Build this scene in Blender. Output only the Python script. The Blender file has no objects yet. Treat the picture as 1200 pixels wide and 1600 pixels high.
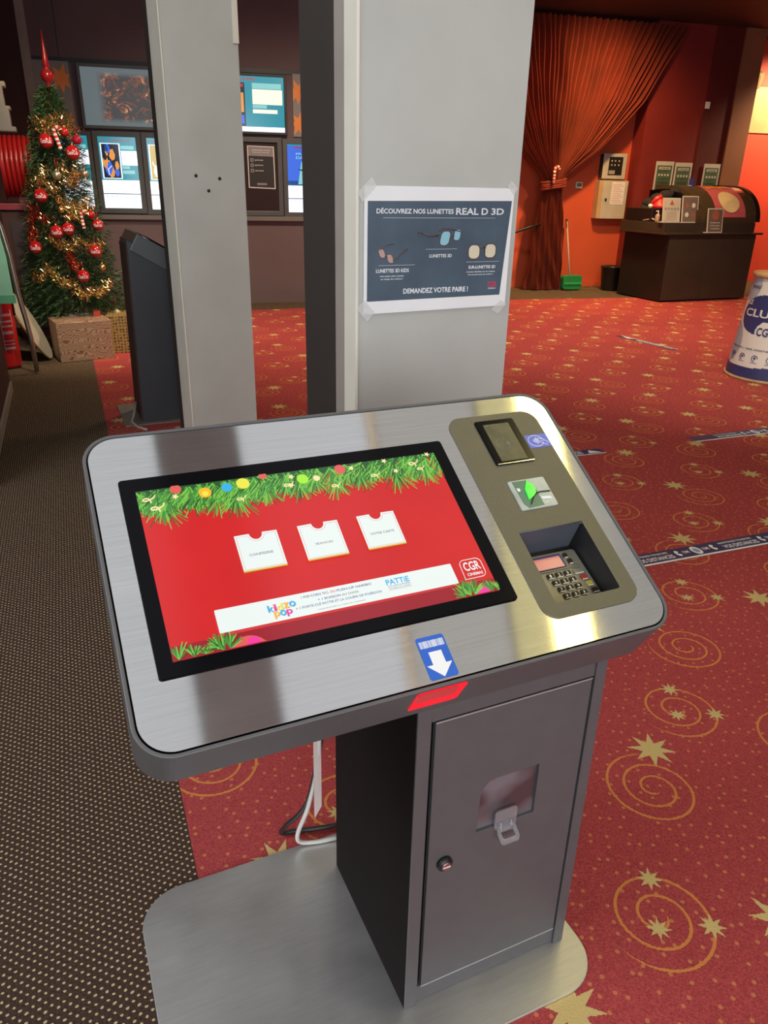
import bpy, math, random
from math import sin, cos, pi, radians, sqrt
from mathutils import Vector, Matrix, geometry
random.seed(7)
C = bpy.context.scene.collection
# ------------------------------------------------------------------ camera
cam_d = bpy.data.cameras.new('camera'); cam = bpy.data.objects.new('camera', cam_d); C.objects.link(cam)
bpy.context.scene.camera = cam
FPX = 1168.03
g = Vector((543.094-600, 3475.59-800, FPX)).normalized(); up = -g
Yc = (Vector((0, 0, 1)) - up*up.z).normalized(); Xc = Yc.cross(up)
M = Matrix((Xc, Yc, up))                       # camera(right, down, forward) -> world
R = M @ Matrix(((1, 0, 0), (0, -1, 0), (0, 0, -1)))
cam.matrix_world = Matrix.Translation((0, 0, 1.53)) @ R.to_4x4()
cam_d.sensor_fit = 'VERTICAL'; cam_d.sensor_height = 24.0; cam_d.lens = FPX/1600*24.0
cam_d.clip_start = 0.05; cam_d.clip_end = 60
# ------------------------------------------------------------------ view, world, lights
sc = bpy.context.scene
sc.view_settings.view_transform = 'Standard'; sc.view_settings.look = 'None'
sc.view_settings.exposure = 0.0; sc.view_settings.gamma = 1; sc.view_settings.use_curve_mapping = False
w = bpy.data.worlds.new('world'); sc.world = w; w.use_nodes = True
w.node_tree.nodes['Background'].inputs[0].default_value = (0.75, 0.85, 1, 1)
w.node_tree.nodes['Background'].inputs[1].default_value = 0.30
YAW = 0.4317; r1 = Vector((cos(YAW), sin(YAW), 0)); bb = Vector((-sin(YAW), cos(YAW), 0))
def KB(r, b_, z=0): return r1*r + bb*b_ + Vector((0, 0, z))
def light(name, kind, loc, target, power, color, **kw):
    d = bpy.data.lights.new(name, kind); d.energy = power; d.color = color
    for k, v in kw.items(): setattr(d, k, v)
    o = bpy.data.objects.new(name, d); C.objects.link(o); o.location = loc
    o.rotation_euler = (Vector(target)-Vector(loc)).to_track_quat('-Z', 'Y').to_euler()
    return o
light('daylight_from_entrance', 'AREA', KB(-0.4, -3.3, 2.0), KB(0.6, 2.5, 1.2), 200, (0.93, 0.97, 1), shape='RECTANGLE', size=4.5, size_y=2.6)
light('daylight_from_side', 'AREA', KB(-3.0, 1.2, 3.3), KB(0.6, 3.6, 1.6), 110, (0.95, 0.98, 1), shape='RECTANGLE', size=2.5, size_y=1.2)
def w2p(x, y, z): return (2.05+x*cos(radians(16))-y*sin(radians(16)), 13.1+x*sin(radians(16))+y*cos(radians(16)), z)
light('warm_spot_curtain', 'SPOT', w2p(0.55, -2.0, 3.85), w2p(0.85, 0, 0.8), 620, (1, 0.58, 0.22), spot_size=radians(125), spot_blend=1, shadow_soft_size=0.12)
light('warm_spot_floor', 'SPOT', (3.6, 9.6, 3.8), (3.3, 10.2, 0), 620, (1, 0.70, 0.42), spot_size=radians(120), spot_blend=1, shadow_soft_size=0.15)
light('warm_spot_bar', 'SPOT', w2p(5.6, -0.9, 3.75), w2p(5.0, 0.4, 1.8), 680, (1, 0.66, 0.36), spot_size=radians(105), spot_blend=0.6, shadow_soft_size=0.1)
light('warm_spot_stand', 'SPOT', (2.6, 5.0, 3.8), (3.4, 6.9, 0.5), 330, (1, 0.84, 0.62), spot_size=radians(85), spot_blend=0.9, shadow_soft_size=0.12)
light('warm_spot_hall', 'SPOT', (-0.6, 8.0, 3.8), (-0.9, 9.0, 0), 620, (1, 0.74, 0.52), spot_size=radians(140), spot_blend=1, shadow_soft_size=0.2)
light('tree_fill_spot', 'SPOT', (-1.6, 4.9, 3.8), (-2.95, 7.4, 1.2), 520, (1, 0.84, 0.62), spot_size=radians(55), spot_blend=0.8, shadow_soft_size=0.05)  # spot added to brighten the tree from the camera side

# ------------------------------------------------------------------ helpers
class NX:
    """tiny node-expression wrapper"""
    def __init__(s, nt, sock): s.nt = nt; s.s = sock
    def _m(s, op, *a):
        n = s.nt.nodes.new('ShaderNodeMath'); n.operation = op
        for i, x in enumerate((s,)+a):
            if isinstance(x, NX): s.nt.links.new(x.s, n.inputs[i])
            else: n.inputs[i].default_value = x
        return NX(s.nt, n.outputs[0])
    def __add__(s, o): return s._m('ADD', o)
    def __sub__(s, o): return s._m('SUBTRACT', o)
    def __mul__(s, o): return s._m('MULTIPLY', o)
    def __truediv__(s, o): return s._m('DIVIDE', o)
    def frac(s): return s._m('FRACT')
    def abs(s): return s._m('ABSOLUTE')
    def lt(s, o): return s._m('LESS_THAN', o)
    def gt(s, o): return s._m('GREATER_THAN', o)
    def max(s, o): return s._m('MAXIMUM', o)
    def pow(s, o): return s._m('POWER', o)
def newmat(name):
    m = bpy.data.materials.new(name); m.use_nodes = True
    return m, m.node_tree, m.node_tree.nodes['Principled BSDF']
def noise(nt, scale, detail=3, vec=None, rough=0.5):
    n = nt.nodes.new('ShaderNodeTexNoise'); n.inputs['Scale'].default_value = scale
    n.inputs['Detail'].default_value = detail; n.inputs['Roughness'].default_value = rough
    if vec: nt.links.new(vec, n.inputs['Vector'])
    return n
def objco(nt, scale=None, kind='Object'):
    t = nt.nodes.new('ShaderNodeTexCoord')
    if scale is None: return t.outputs[kind]
    mp = nt.nodes.new('ShaderNodeMapping'); mp.inputs['Scale'].default_value = scale
    nt.links.new(t.outputs[kind], mp.inputs['Vector']); return mp.outputs[0]
def ramp(nt, fac, c0, c1, p0=0.3, p1=0.7):
    r = nt.nodes.new('ShaderNodeValToRGB'); nt.links.new(fac, r.inputs[0])
    r.color_ramp.elements[0].position = p0; r.color_ramp.elements[0].color = (*c0, 1)
    r.color_ramp.elements[1].position = p1; r.color_ramp.elements[1].color = (*c1, 1)
    return r
def paint(name, col, rough=0.6, var=0.08, scale=6, metal=0, spec=None, bump=0.0, bscale=60, coat=0):
    m, nt, p = newmat(name)
    co = objco(nt); n = noise(nt, scale, 4, co)
    r = ramp(nt, n.outputs[0], tuple(max(0, c*(1-var)) for c in col), tuple(min(1, c*(1+var)) for c in col))
    nt.links.new(r.outputs[0], p.inputs['Base Color'])
    p.inputs['Roughness'].default_value = rough; p.inputs['Metallic'].default_value = metal
    if spec is not None: p.inputs['Specular IOR Level'].default_value = spec
    if coat: p.inputs['Coat Weight'].default_value = coat
    if bump:
        n2 = noise(nt, bscale, 3, co); b = nt.nodes.new('ShaderNodeBump'); b.inputs['Strength'].default_value = bump
        b.inputs['Distance'].default_value = 0.002
        nt.links.new(n2.outputs[0], b.inputs['Height']); nt.links.new(b.outputs[0], p.inputs['Normal'])
    return m
def glow(name, col, strength=1.0, rough=0.15, var=0.0):
    m, nt, p = newmat(name)
    p.inputs['Base Color'].default_value = (*(c*0.05 for c in col), 1); p.inputs['Roughness'].default_value = rough
    p.inputs['Emission Color'].default_value = (*col, 1); p.inputs['Emission Strength'].default_value = strength
    if var:
        n = noise(nt, 8, 2, objco(nt)); r = ramp(nt, n.outputs[0], tuple(c*(1-var) for c in col), tuple(min(1, c*(1+var)) for c in col))
        nt.links.new(r.outputs[0], p.inputs['Emission Color'])
    return m
def brushed(name, col, rough, sx, amt=0.1, aniso=0.0):
    m, nt, p = newmat(name); p.inputs['Metallic'].default_value = 1
    co = objco(nt, sx); n = noise(nt, 1.0, 5, co, 0.7)
    r = ramp(nt, n.outputs[0], tuple(c*0.93 for c in col), tuple(min(1, c*1.05) for c in col))
    n3 = noise(nt, 5, 4, objco(nt))
    mr = nt.nodes.new('ShaderNodeMapRange'); nt.links.new(n3.outputs[0], mr.inputs[0])
    mr.inputs[1].default_value = 0.3; mr.inputs[2].default_value = 0.7
    mr.inputs[3].default_value = rough-amt*0.5; mr.inputs[4].default_value = rough+amt*0.5
    nt.links.new(mr.outputs[0], p.inputs['Roughness']); nt.links.new(r.outputs[0], p.inputs['Base Color'])
    b = nt.nodes.new('ShaderNodeBump'); b.inputs['Strength'].default_value = 0.02; b.inputs['Distance'].default_value = 0.001
    nt.links.new(n.outputs[0], b.inputs['Height']); nt.links.new(b.outputs[0], p.inputs['Normal'])
    return m
_tc = {}
def text_geo(s):
    if s in _tc: return _tc[s]
    cu = bpy.data.curves.new('t', 'FONT'); cu.body = s; cu.size = 1; cu.resolution_u = 3; cu.fill_mode = 'FRONT'; cu.offset = .022
    o = bpy.data.objects.new('t', cu); C.objects.link(o)
    dg = bpy.context.evaluated_depsgraph_get(); me = bpy.data.meshes.new_from_object(o.evaluated_get(dg))
    vs = [(v.co.x, v.co.y) for v in me.vertices]; fs = [tuple(p.vertices) for p in me.polygons]
    bpy.data.objects.remove(o); bpy.data.curves.remove(cu); bpy.data.meshes.remove(me)
    x0 = min(v[0] for v in vs); x1 = max(v[0] for v in vs); y0 = min(v[1] for v in vs); y1 = max(v[1] for v in vs)
    _tc[s] = ([((x-x0)/(x1-x0), (y-y0)/(y1-y0)) for x, y in vs], fs, (x1-x0)/(y1-y0)); return _tc[s]
def rrect(x0, y0, x1, y1, r, n=8):
    pts = []
    for cx, cy, a in ((x1-r, y1-r, 0), (x0+r, y1-r, 90), (x0+r, y0+r, 180), (x1-r, y0+r, 270)):
        for i in range(n+1):
            t = radians(a+90*i/n); pts.append((cx+r*cos(t), cy+r*sin(t)))
    return pts
def circle(cx, cy, r, n=32, ry=None): return [(cx+r*cos(2*pi*i/n), cy+(ry or r)*sin(2*pi*i/n)) for i in range(n)]
def star(cx, cy, R_, r_, n, a0=0, jit=0):
    rr = random.Random(int(cx*1000)+n)
    return [(cx+(R_*(1+jit*(rr.random()-.5)) if i % 2 == 0 else r_)*cos(a0+pi*i/n), cy+(R_*(1+jit*(rr.random()-.5)) if i % 2 == 0 else r_)*sin(a0+pi*i/n)) for i in range(2*n)]
I3 = lambda x, y, z: (x, y, z)
def smooth(path, k=8):
    P_ = [Vector(p) for p in path]; P_ = [P_[0]*2-P_[1]]+P_+[P_[-1]*2-P_[-2]]; out = []
    for i in range(1, len(P_)-2):
        for j in range(k):
            t = j/k; a, b_, c, d = P_[i-1:i+3]
            out.append(tuple(((b_*2)+(c-a)*t+(a*2-b_*5+c*4-d)*t*t+(b_*3-a-c*3+d)*t*t*t)*.5))
    return out+[tuple(P_[-2])]
class MB:
    def __init__(s, T=I3): s.v = []; s.f = []; s.m = []; s.s = []; s.T = T
    def add(s, vs, fs, mi=0, smooth=False, T=None):
        T = T or s.T; k = len(s.v); s.v += [tuple(T(*v)) for v in vs]
        for f in fs: s.f.append(tuple(i+k for i in f)); s.m.append(mi); s.s.append(smooth)
        return s
    def box(s, x0, x1, y0, y1, z0, z1, mi=0, T=None):
        return s.add([(x0, y0, z0), (x1, y0, z0), (x1, y1, z0), (x0, y1, z0), (x0, y0, z1), (x1, y0, z1), (x1, y1, z1), (x0, y1, z1)],
                     [(0, 3, 2, 1), (4, 5, 6, 7), (0, 1, 5, 4), (1, 2, 6, 5), (2, 3, 7, 6), (3, 0, 4, 7)], mi, T=T)
    def prism(s, pts, h0, h1, mi=0, mcap=None, T=None, holes=None, smooth=False):
        """pts (x,y) extruded from h0 to h1 along third coord"""
        n = len(pts); mc = mi if mcap is None else mcap; hs = holes or []
        s.add([(x, y, h0) for x, y in pts]+[(x, y, h1) for x, y in pts], [(i, (i+1) % n, (i+1) % n+n, i+n) for i in range(n)], mi, smooth, T=T)
        for h in hs:
            m_ = len(h); s.add([(x, y, h0) for x, y in h]+[(x, y, h1) for x, y in h], [(i, i+m_, (i+1) % m_+m_, (i+1) % m_) for i in range(m_)], mi, T=T)
        s.flat(pts, h1, mc, T, hs); s.flat(pts, h0, mc, T, hs)
        return s
    def flat(s, pts, h, mi=0, T=None, holes=None):
        if not holes: return s.add([(x, y, h) for x, y in pts], [tuple(range(len(pts)))], mi, T=T)
        loops = [[Vector((x, y, 0)) for x, y in l] for l in [pts]+list(holes)]
        tris = geometry.tessellate_polygon(loops); vs = [(p.x, p.y, h) for l in loops for p in l]
        return s.add(vs, [tuple(t) for t in tris], mi, T=T)
    def tess(s, pts, h, mi=0, T=None): return s.flat(pts, h, mi, T, [[]]) if False else s.add([(x, y, h) for x, y in pts], [tuple(t) for t in geometry.tessellate_polygon([[Vector((x, y, 0)) for x, y in pts]])], mi, T=T)
    def text(s, t, x0, y0, x1, y1, h, mi=0, T=None):
        vs, fs, asp = text_geo(t); return s.add([(x0+x*(x1-x0), y0+y*(y1-y0), h) for x, y in vs], fs, mi, T=T)
    def tube(s, path, r, seg=8, mi=0, T=None, closed=False):
        P_ = [Vector(p) for p in path]; n = len(P_); vs = []; rr = r if isinstance(r, (list, tuple)) else [r]*n
        nrm = None
        for i, p in enumerate(P_):
            t = (P_[min(i+1, n-1)]-P_[max(i-1, 0)]).normalized()
            if nrm is None: nrm = t.orthogonal().normalized()
            nrm = (nrm-t*nrm.dot(t)).normalized(); bn = t.cross(nrm)
            for k in range(seg):
                a = 2*pi*k/seg; q = p+nrm*cos(a)*rr[i]+bn*sin(a)*rr[i]; vs.append(tuple(q))
        fs = [(i*seg+k, i*seg+(k+1) % seg, (i+1)*seg+(k+1) % seg, (i+1)*seg+k) for i in range(n-1) for k in range(seg)]
        fs += [tuple(range(seg))[::-1], tuple((n-1)*seg+k for k in range(seg))]
        return s.add(vs, fs, mi, True, T=T)
    def lathe(s, prof, c=(0, 0, 0), seg=32, mi=0, T=None, sx=1, axis='z'):
        n = len(prof); vs = []
        for r_, z in prof:
            for k in range(seg):
                a = 2*pi*k/seg; x, y = r_*cos(a)*sx, r_*sin(a)
                if axis == 'z': vs.append((c[0]+x, c[1]+y, c[2]+z))
                elif axis == 'x': vs.append((c[0]+z, c[1]+x, c[2]+y))
                else: vs.append((c[0]+x, c[1]+z, c[2]+y))
        fs = [(i*seg+k, i*seg+(k+1) % seg, (i+1)*seg+(k+1) % seg, (i+1)*seg+k) for i in range(n-1) for k in range(seg)]
        if prof[0][0] > 1e-5: fs.append(tuple(range(seg))[::-1])
        if prof[-1][0] > 1e-5: fs.append(tuple((n-1)*seg+k for k in range(seg)))
        return s.add(vs, fs, mi, True, T=T)
    def ball(s, c, r, mi=0, seg=16, T=None, rz=None):
        rz = rz or r
        return s.lathe([(max(1e-6, r*sin(pi*i/10)), -rz*cos(pi*i/10)) for i in range(11)], c, seg, mi, T)
    def build(s, name, mats, parent=None, bevel=0, label=None, loc=None, fix=True):
        me = bpy.data.meshes.new(name); me.from_pydata(s.v, [], s.f)
        for m in (mats if isinstance(mats, (list, tuple)) else [mats]): me.materials.append(m)
        for p, mi, sm in zip(me.polygons, s.m, s.s): p.material_index = mi; p.use_smooth = sm
        me.update()
        if fix:
            import bmesh
            bm = bmesh.new(); bm.from_mesh(me); bmesh.ops.remove_doubles(bm, verts=bm.verts, dist=1e-6)
            bmesh.ops.recalc_face_normals(bm, faces=bm.faces); bm.to_mesh(me); bm.free()
        o = bpy.data.objects.new(name, me); C.objects.link(o)
        if parent: o.parent = parent
        if loc: o.location = loc
        if bevel:
            b = o.modifiers.new('b', 'BEVEL'); b.width = bevel; b.segments = 2; b.limit_method = 'ANGLE'; b.angle_limit = radians(40)
        if label: o['label'] = label
        return o
def tag(o, label, cat, group=None, kind=None):
    o['label'] = label; o['category'] = cat
    if group: o['group'] = group
    if kind: o['kind'] = kind
    return o
def empty(name, loc, rz, label, cat, group=None):
    o = bpy.data.objects.new(name, None); o.empty_display_size = .1; C.objects.link(o); o.location = loc; o.rotation_euler = (0, 0, rz)
    return tag(o, label, cat, group)
def frame_T(o, yaw):
    c_, s_ = cos(yaw), sin(yaw)
    return lambda x, y, z: (o[0]+x*c_-y*s_, o[1]+x*s_+y*c_, z)
def struct(name, mb, mats, label=None, parent=None, bevel=0):
    o = mb.build(name, mats, parent, bevel)
    if not parent: o['kind'] = 'structure'
    if label: o['label'] = label
    return o
TH = radians(22.3)
def AC(a, c, z=0): return (a*cos(TH)-c*sin(TH), a*sin(TH)+c*cos(TH), z)

# ------------------------------------------------------------------ materials
def carpet_red():
    m, nt, p = newmat('red_star_carpet'); co = objco(nt)
    sp = nt.nodes.new('ShaderNodeSeparateXYZ'); nt.links.new(co, sp.inputs[0]); X = NX(nt, sp.outputs[0]); Y = NX(nt, sp.outputs[1])
    wob = noise(nt, 160, 2, co); W = (NX(nt, wob.outputs[0])-0.5)*0.006
    a = X*cos(TH)+Y*sin(TH)+W; c = Y*cos(TH)-X*sin(TH)+W
    def wrap(v, f, P): return (((v-f)/P+0.5).frac()-0.5)*P
    def rt(fa, fc, Pa, Pc):
        x = wrap(a, fa, Pa); y = wrap(c, fc, Pc); r = (x*x+y*y).pow(0.5)
        n = y._m('ARCTAN2', x); return r, n
    def spiral(fa, fc, Pc, R_, pitch, sgn=1, ph=0):
        r, t = rt(fa, fc, .57, Pc); q = (r/pitch+t*(sgn/(2*pi))+ph).frac()-0.5
        return (q.abs()*pitch).lt(0.0036)*r.lt(R_)*r.gt(0.02)
    def star_(fa, fc, Pc, R_, base=.42, k=3.0, rot=0.15):
        al = pi/8; r, t = rt(fa, fc, .57, Pc); th = ((t*(8/(2*pi))+rot).frac()-0.5).abs()*(2*al)
        rm = base*R_; den = th._m('SINE')*R_+((th*-1+al)._m('SINE'))*rm
        return (r*den).lt(R_*rm*sin(al))
    sw = spiral(.205, .585, 1.14, .135, .046, 1, .1).max(spiral(.185, .06, 1.14, .135, .046, 1, .35)).max(spiral(.49, .29, .5814, .135, .05, 1, .2))
    stb = star_(.18, .765, 1.14, .072).max(star_(.285, .188, 1.14, .072))
    sts = star_(.47, .265, .5814, .030).max(star_(.54, .38, .5814, .034)).max(star_(.588, .225, .5814, .034))
    stars = stb.max(sts)
    vo = nt.nodes.new('ShaderNodeTexVoronoi'); vo.voronoi_dimensions = '2D'; vo.inputs['Scale'].default_value = 23; vo.inputs['Randomness'].default_value = .8
    nt.links.new(co, vo.inputs['Vector']); dots = NX(nt, vo.outputs['Distance']).lt(0.11)
    n1 = noise(nt, 220, 3, co); n0 = noise(nt, 1.2, 3, co)
    base = ramp(nt, n1.outputs[0], (.28, .038, .041), (.48, .080, .079)); 
    mx = nt.nodes.new('ShaderNodeMix'); mx.data_type = 'RGBA'; mx.blend_type = 'MULTIPLY'; mx.inputs[0].default_value = .5
    r0 = ramp(nt, n0.outputs[0], (.75, .75, .75), (1, 1, 1)); nt.links.new(base.outputs[0], mx.inputs[6]); nt.links.new(r0.outputs[0], mx.inputs[7])
    def mixc(prev, fac, col, k=1.0):
        x = nt.nodes.new('ShaderNodeMix'); x.data_type = 'RGBA'; nt.links.new((fac*k).s, x.inputs[0]); nt.links.new(prev, x.inputs[6]); x.inputs[7].default_value = (*col, 1); return x.outputs[2]
    o = mixc(mx.outputs[2], dots, (.55, .20, .08), .75); o = mixc(o, sw, (.58, .22, .055), .9); o = mixc(o, stars, (.55, .42, .17), .95)
    nt.links.new(o, p.inputs['Base Color']); p.inputs['Roughness'].default_value = .95; p.inputs['Specular IOR Level'].default_value = .1
    b = nt.nodes.new('ShaderNodeBump'); b.inputs['Strength'].default_value = .5; b.inputs['Distance'].default_value = .003
    nt.links.new(n1.outputs[0], b.inputs['Height']); nt.links.new(b.outputs[0], p.inputs['Normal']); return m
def carpet_brown():
    m, nt, p = newmat('brown_dotted_carpet'); co = objco(nt)
    sp = nt.nodes.new('ShaderNodeSeparateXYZ'); nt.links.new(co, sp.inputs[0]); X = NX(nt, sp.outputs[0]); Y = NX(nt, sp.outputs[1])
    w1 = noise(nt, 60, 2, co); W = (NX(nt, w1.outputs[0])-.5)*.006
    a = X*cos(TH)+Y*sin(TH)+W; c = Y*cos(TH)-X*sin(TH)+W
    q = (a*(2*pi/.0235))._m('SINE')*(c*(2*pi/.0205))._m('SINE')
    dots = q.gt(.66); n1 = noise(nt, 200, 3, co)
    base = ramp(nt, n1.outputs[0], (.036, .020, .015), (.080, .046, .036))
    x = nt.nodes.new('ShaderNodeMix'); x.data_type = 'RGBA'; nt.links.new((dots*.85).s, x.inputs[0]); nt.links.new(base.outputs[0], x.inputs[6]); x.inputs[7].default_value = (.55, .46, .25, 1)
    nt.links.new(x.outputs[2], p.inputs['Base Color']); p.inputs['Roughness'].default_value = .95; p.inputs['Specular IOR Level'].default_value = .1
    b = nt.nodes.new('ShaderNodeBump'); b.inputs['Strength'].default_value = .5; b.inputs['Distance'].default_value = .003
    nt.links.new(n1.outputs[0], b.inputs['Height']); nt.links.new(b.outputs[0], p.inputs['Normal']); return m
M_red = carpet_red(); M_brown = carpet_brown()
M_steel = brushed('brushed_steel', (.66, .665, .67), .07, (6, 260, 260), .04)
M_plate = brushed('floor_plate_steel', (.68, .68, .68), .46, (14, 160, 160), .14)
M_dark = paint('dark_grey_powder_coat', (.092, .088, .092), .42, .05, 20, bump=.15, bscale=900)
M_shadeside = paint('shaded_side_coat', (.014, .010, .010), .8, .05, 20, bump=.15, bscale=900, spec=.08)  # cabinet coat darkened to hold the shade under the tray
M_blk = paint('gloss_black', (.003, .003, .004), .12, .1, 4, spec=.12)
M_blkm = paint('matt_black', (.012, .012, .013), .45, .1, 10)
M_olive = paint('payment_panel_coat', (.125, .115, .082), .42, .06, 300, metal=.35, bump=.1, bscale=1500)
M_recess = paint('recess_plastic', (.07, .075, .09), .38, .05, 20)
M_col = paint('column_grey_paint', (.425, .425, .395), .55, .06, 3.5, bump=.35, bscale=25)
M_cream = paint('cream_trim', (.68, .64, .55), .5, .05, 6)
M_beige = paint('beige_edge', (.30, .26, .23), .6, .08, 6)
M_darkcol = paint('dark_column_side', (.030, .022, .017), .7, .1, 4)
M_mauve = paint('mauve_wall_paint', (.15, .105, .112), .75, .06, 2)
M_maroon = paint('dark_maroon_wall', (.05, .016, .014), .7, .1, 3)
M_orange = paint('orange_red_wall', (.55, .085, .03), .65, .06, 2)
M_dred = paint('deep_red_wall', (.20, .018, .014), .6, .08, 3)
M_bred = paint('bright_red_wall', (.75, .075, .04), .6, .05, 2)
M_brownp = paint('brown_pilaster', (.28, .11, .055), .6, .06, 3)
M_ceil = paint('brown_ceiling', (.060, .032, .020), .8, .08, 2)
M_ceilw = paint('pale_ceiling', (.5, .48, .46), .8, .04, 2)
M_frame = paint('graphite_frame', (.075, .08, .082), .4, .06, 5)
M_frame2 = paint('grey_sill', (.17, .16, .15), .5, .05, 5)
M_white = paint('white_paper', (.74, .74, .75), .6, .03, 8)
M_offw = paint('off_white_plastic', (.6, .58, .52), .45, .04, 8)
M_black_t = paint('black_ink', (.02, .02, .022), .6, .05, 8)
M_grey_t = paint('grey_ink', (.25, .25, .27), .6, .05, 8)
M_navy = paint('navy_print', (.03, .04, .13), .5, .05, 8)

# ------------------------------------------------------------------ floor and shell
fl = MB()
fl.add([(-9, -5, 0), (12, -5, 0), (12, 17, 0), (-9, 17, 0)], [(0, 1, 2, 3)], 0)
redp = [AC(.094, -3.5)[:2], AC(.094, 9.9)[:2], (-1.06, 10.32), (.9, 10.9), (1.825, 11.55), (3.85, 12.1), (9.5, 13.6), (9.5, -3.5)]
fl.add([(x, y, .003) for x, y in redp], [tuple(range(len(redp)))], 1)
struct('floor', fl, [M_brown, M_red])
W1 = frame_T((-1.889, 10.696), radians(14.5)); W2 = frame_T((2.05, 13.1), radians(16))
LW = lambda a, c, z: AC(a, c, z)
struct('wall_left', MB(LW).box(-.75, -.55, 4.2, 6.45, 0, 3.9), M_maroon)
struct('baseboard_left', MB(LW).box(-.55, -.535, 4.2, 6.43, 0, .07), M_beige)
struct('wall_alcove', MB(LW).box(-1.6, -1.5, 6.45, 12, 0, 3.9), M_maroon)
struct('wall_alcove_return', MB(LW).box(-1.6, -.75, 6.35, 6.45, 0, 3.9), M_maroon)
struct('wall_back', MB(W1).box(-2.42, 2.6, 0, .15, 0, 3.9), M_mauve)
struct('wall_back_corner', MB(W1).box(-6, -2.5, -.02, .13, 0, 3.9), M_maroon)
struct('trim_1', MB(W1).box(-2.52, -2.42, -.04, .12, 0, 3.9), paint('grey_trim', (.32, .29, .25), .6))
struct('baseboard_back', MB(W1).box(-2.42, 2.6, -.015, 0, 0, .09), M_mauve)
struct('trim_2', MB(W1).box(-2.12, -2.11, -.004, 0, 2.83, 3.9), M_blkm)
struct('wall_hall_return', MB(W1).box(2.5, 2.6, .15, 1.6, 0, 3.9), M_maroon)
struct('wall_curtain', MB(W2).box(-2.2, 1.95, 0, .15, 0, 3.9), M_orange)
struct('baseboard_curtain', MB(W2).box(-2.2, 1.93, -.015, 0, 0, .08), M_orange)
struct('wall_right_back', MB(W2).box(1.95, 3.47, -.30, .1, 0, 3.9), M_dred)
struct('wall_pilaster', MB(W2).box(3.50, 3.88, -.34, .1, 0, 3.9), M_brownp)
struct('wall_dark_strip', MB(W2).box(2.98, 3.50, -.31, .1, 0, 3.9), paint('dark_red_gloss', (.10, .010, .008), .6))
struct('wall_bar', MB(W2).box(3.9, 9, .35, .5, 0, 3.9), M_bred)
struct('wall_right', MB().box(10.5, 10.7, -4, 17, 0, 3.9), M_dred)
cl = MB(); cl.box(-9, 12, 4.2, 17, 3.9, 4.0, 0); cl.box(-9, 12, -5, 4.2, 3.95, 4.05, 1)
struct('ceiling', cl, [M_ceil, M_ceilw])
# luminous ceiling panels and strips over the entrance (they mirror in the steel top)
KT = lambda x, y, z: tuple(KB(x, y, z))
def lum(name, x0, x1, y0, y1, col, st, label, z=3.93, group=None):
    e = empty(name, tuple(KB((x0+x1)/2, (y0+y1)/2, z)), YAW, label, 'ceiling light', group)
    hx, hy = (x1-x0)/2, (y1-y0)/2
    MB().box(-hx, hx, -hy, hy, -.03, -.02).build('diffuser', glow(name+'_glow', col, st), e)
    fr = MB(); t = .012
    fr.box(-hx-t, hx+t, -hy-t, -hy, -.04, .02); fr.box(-hx-t, hx+t, hy, hy+t, -.04, .02); fr.box(-hx-t, -hx, -hy, hy, -.04, .02); fr.box(hx, hx+t, -hy, hy, -.04, .02)
    fr.build('frame', M_frame2, e); return e
lum('ceiling_panel', -1.6, .46, -1.2, 3.4, (.96, .98, 1), .68, 'wide white luminous ceiling panel left of the dark beam')
lum('ceiling_panel', .9, 1.665, -1.2, 3.4, (.97, .98, 1), .70, 'narrow white luminous ceiling panel right of the dark beam')
lum('ceiling_panel', 1.715, 2.4, -1.2, 3.4, (1, .97, .9), .5, 'dim white luminous ceiling panel beside the yellow strip')
lum('ceiling_panel', 2.42, 2.70, -1.2, 3.4, (1, .88, .45), .75, 'pale yellow luminous ceiling panel against the yellow strip')
lum('ceiling_panel', 3.04, 4.4, -1.2, 3.4, (1, .97, .90), .42, 'dim luminous ceiling panel right of the yellow strip')
lum('ceiling_strip', 1.684, 1.695, -.8, 3.4, (1, .72, .42), 3.6, 'thin orange light line running along the ceiling')
lum('ceiling_strip', 2.72, 3.0, -1.0, 4.0, (1, .82, .30), 9.0, 'broad yellow light strip on the ceiling right of the kiosk')
struct('trim_3', MB(KT).box(.48, .88, -1.5, 3.8, 3.86, 3.95), paint('beam_brown', (.34, .31, .29), .7))

# ------------------------------------------------------------------ columns
def column(name, o, yaw, w_, d_, trim, beige, holes=None):
    T = frame_T(o, yaw)
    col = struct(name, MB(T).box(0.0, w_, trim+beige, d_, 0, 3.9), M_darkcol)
    MB(T).box(.002, w_+.004, -.0, trim+beige-.001, 0, 3.9).build('front_board', M_col, col)
    MB(T).box(-.006, .001, -.003, trim, 0, 3.9).build('cream_edge', M_cream, col, label='cream edge strip')
    if beige: MB(T).box(-.004, .001, trim+.002, trim+beige, 0, 3.9).build('beige_edge', M_beige, col)
    return col, T
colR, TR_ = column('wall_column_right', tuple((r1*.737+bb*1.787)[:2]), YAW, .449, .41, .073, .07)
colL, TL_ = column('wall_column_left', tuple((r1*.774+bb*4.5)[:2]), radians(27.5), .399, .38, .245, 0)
hm = MB(TL_)
for hx, hz in ((.127, 1.56), (.258, 1.548), (.192, 1.485)): hm.lathe([(.009, -.003), (.009, -.0005)], (hx, 0, hz), 10, 0, axis='y')
hm.build('screw_hole', M_blkm, colL, label='dark screw holes')
MB(TL_).box(.375, .405, -.012, -.001, 2.2, 3.9).build('white_conduit', M_cream, colL, label='white plastic conduit')

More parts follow.
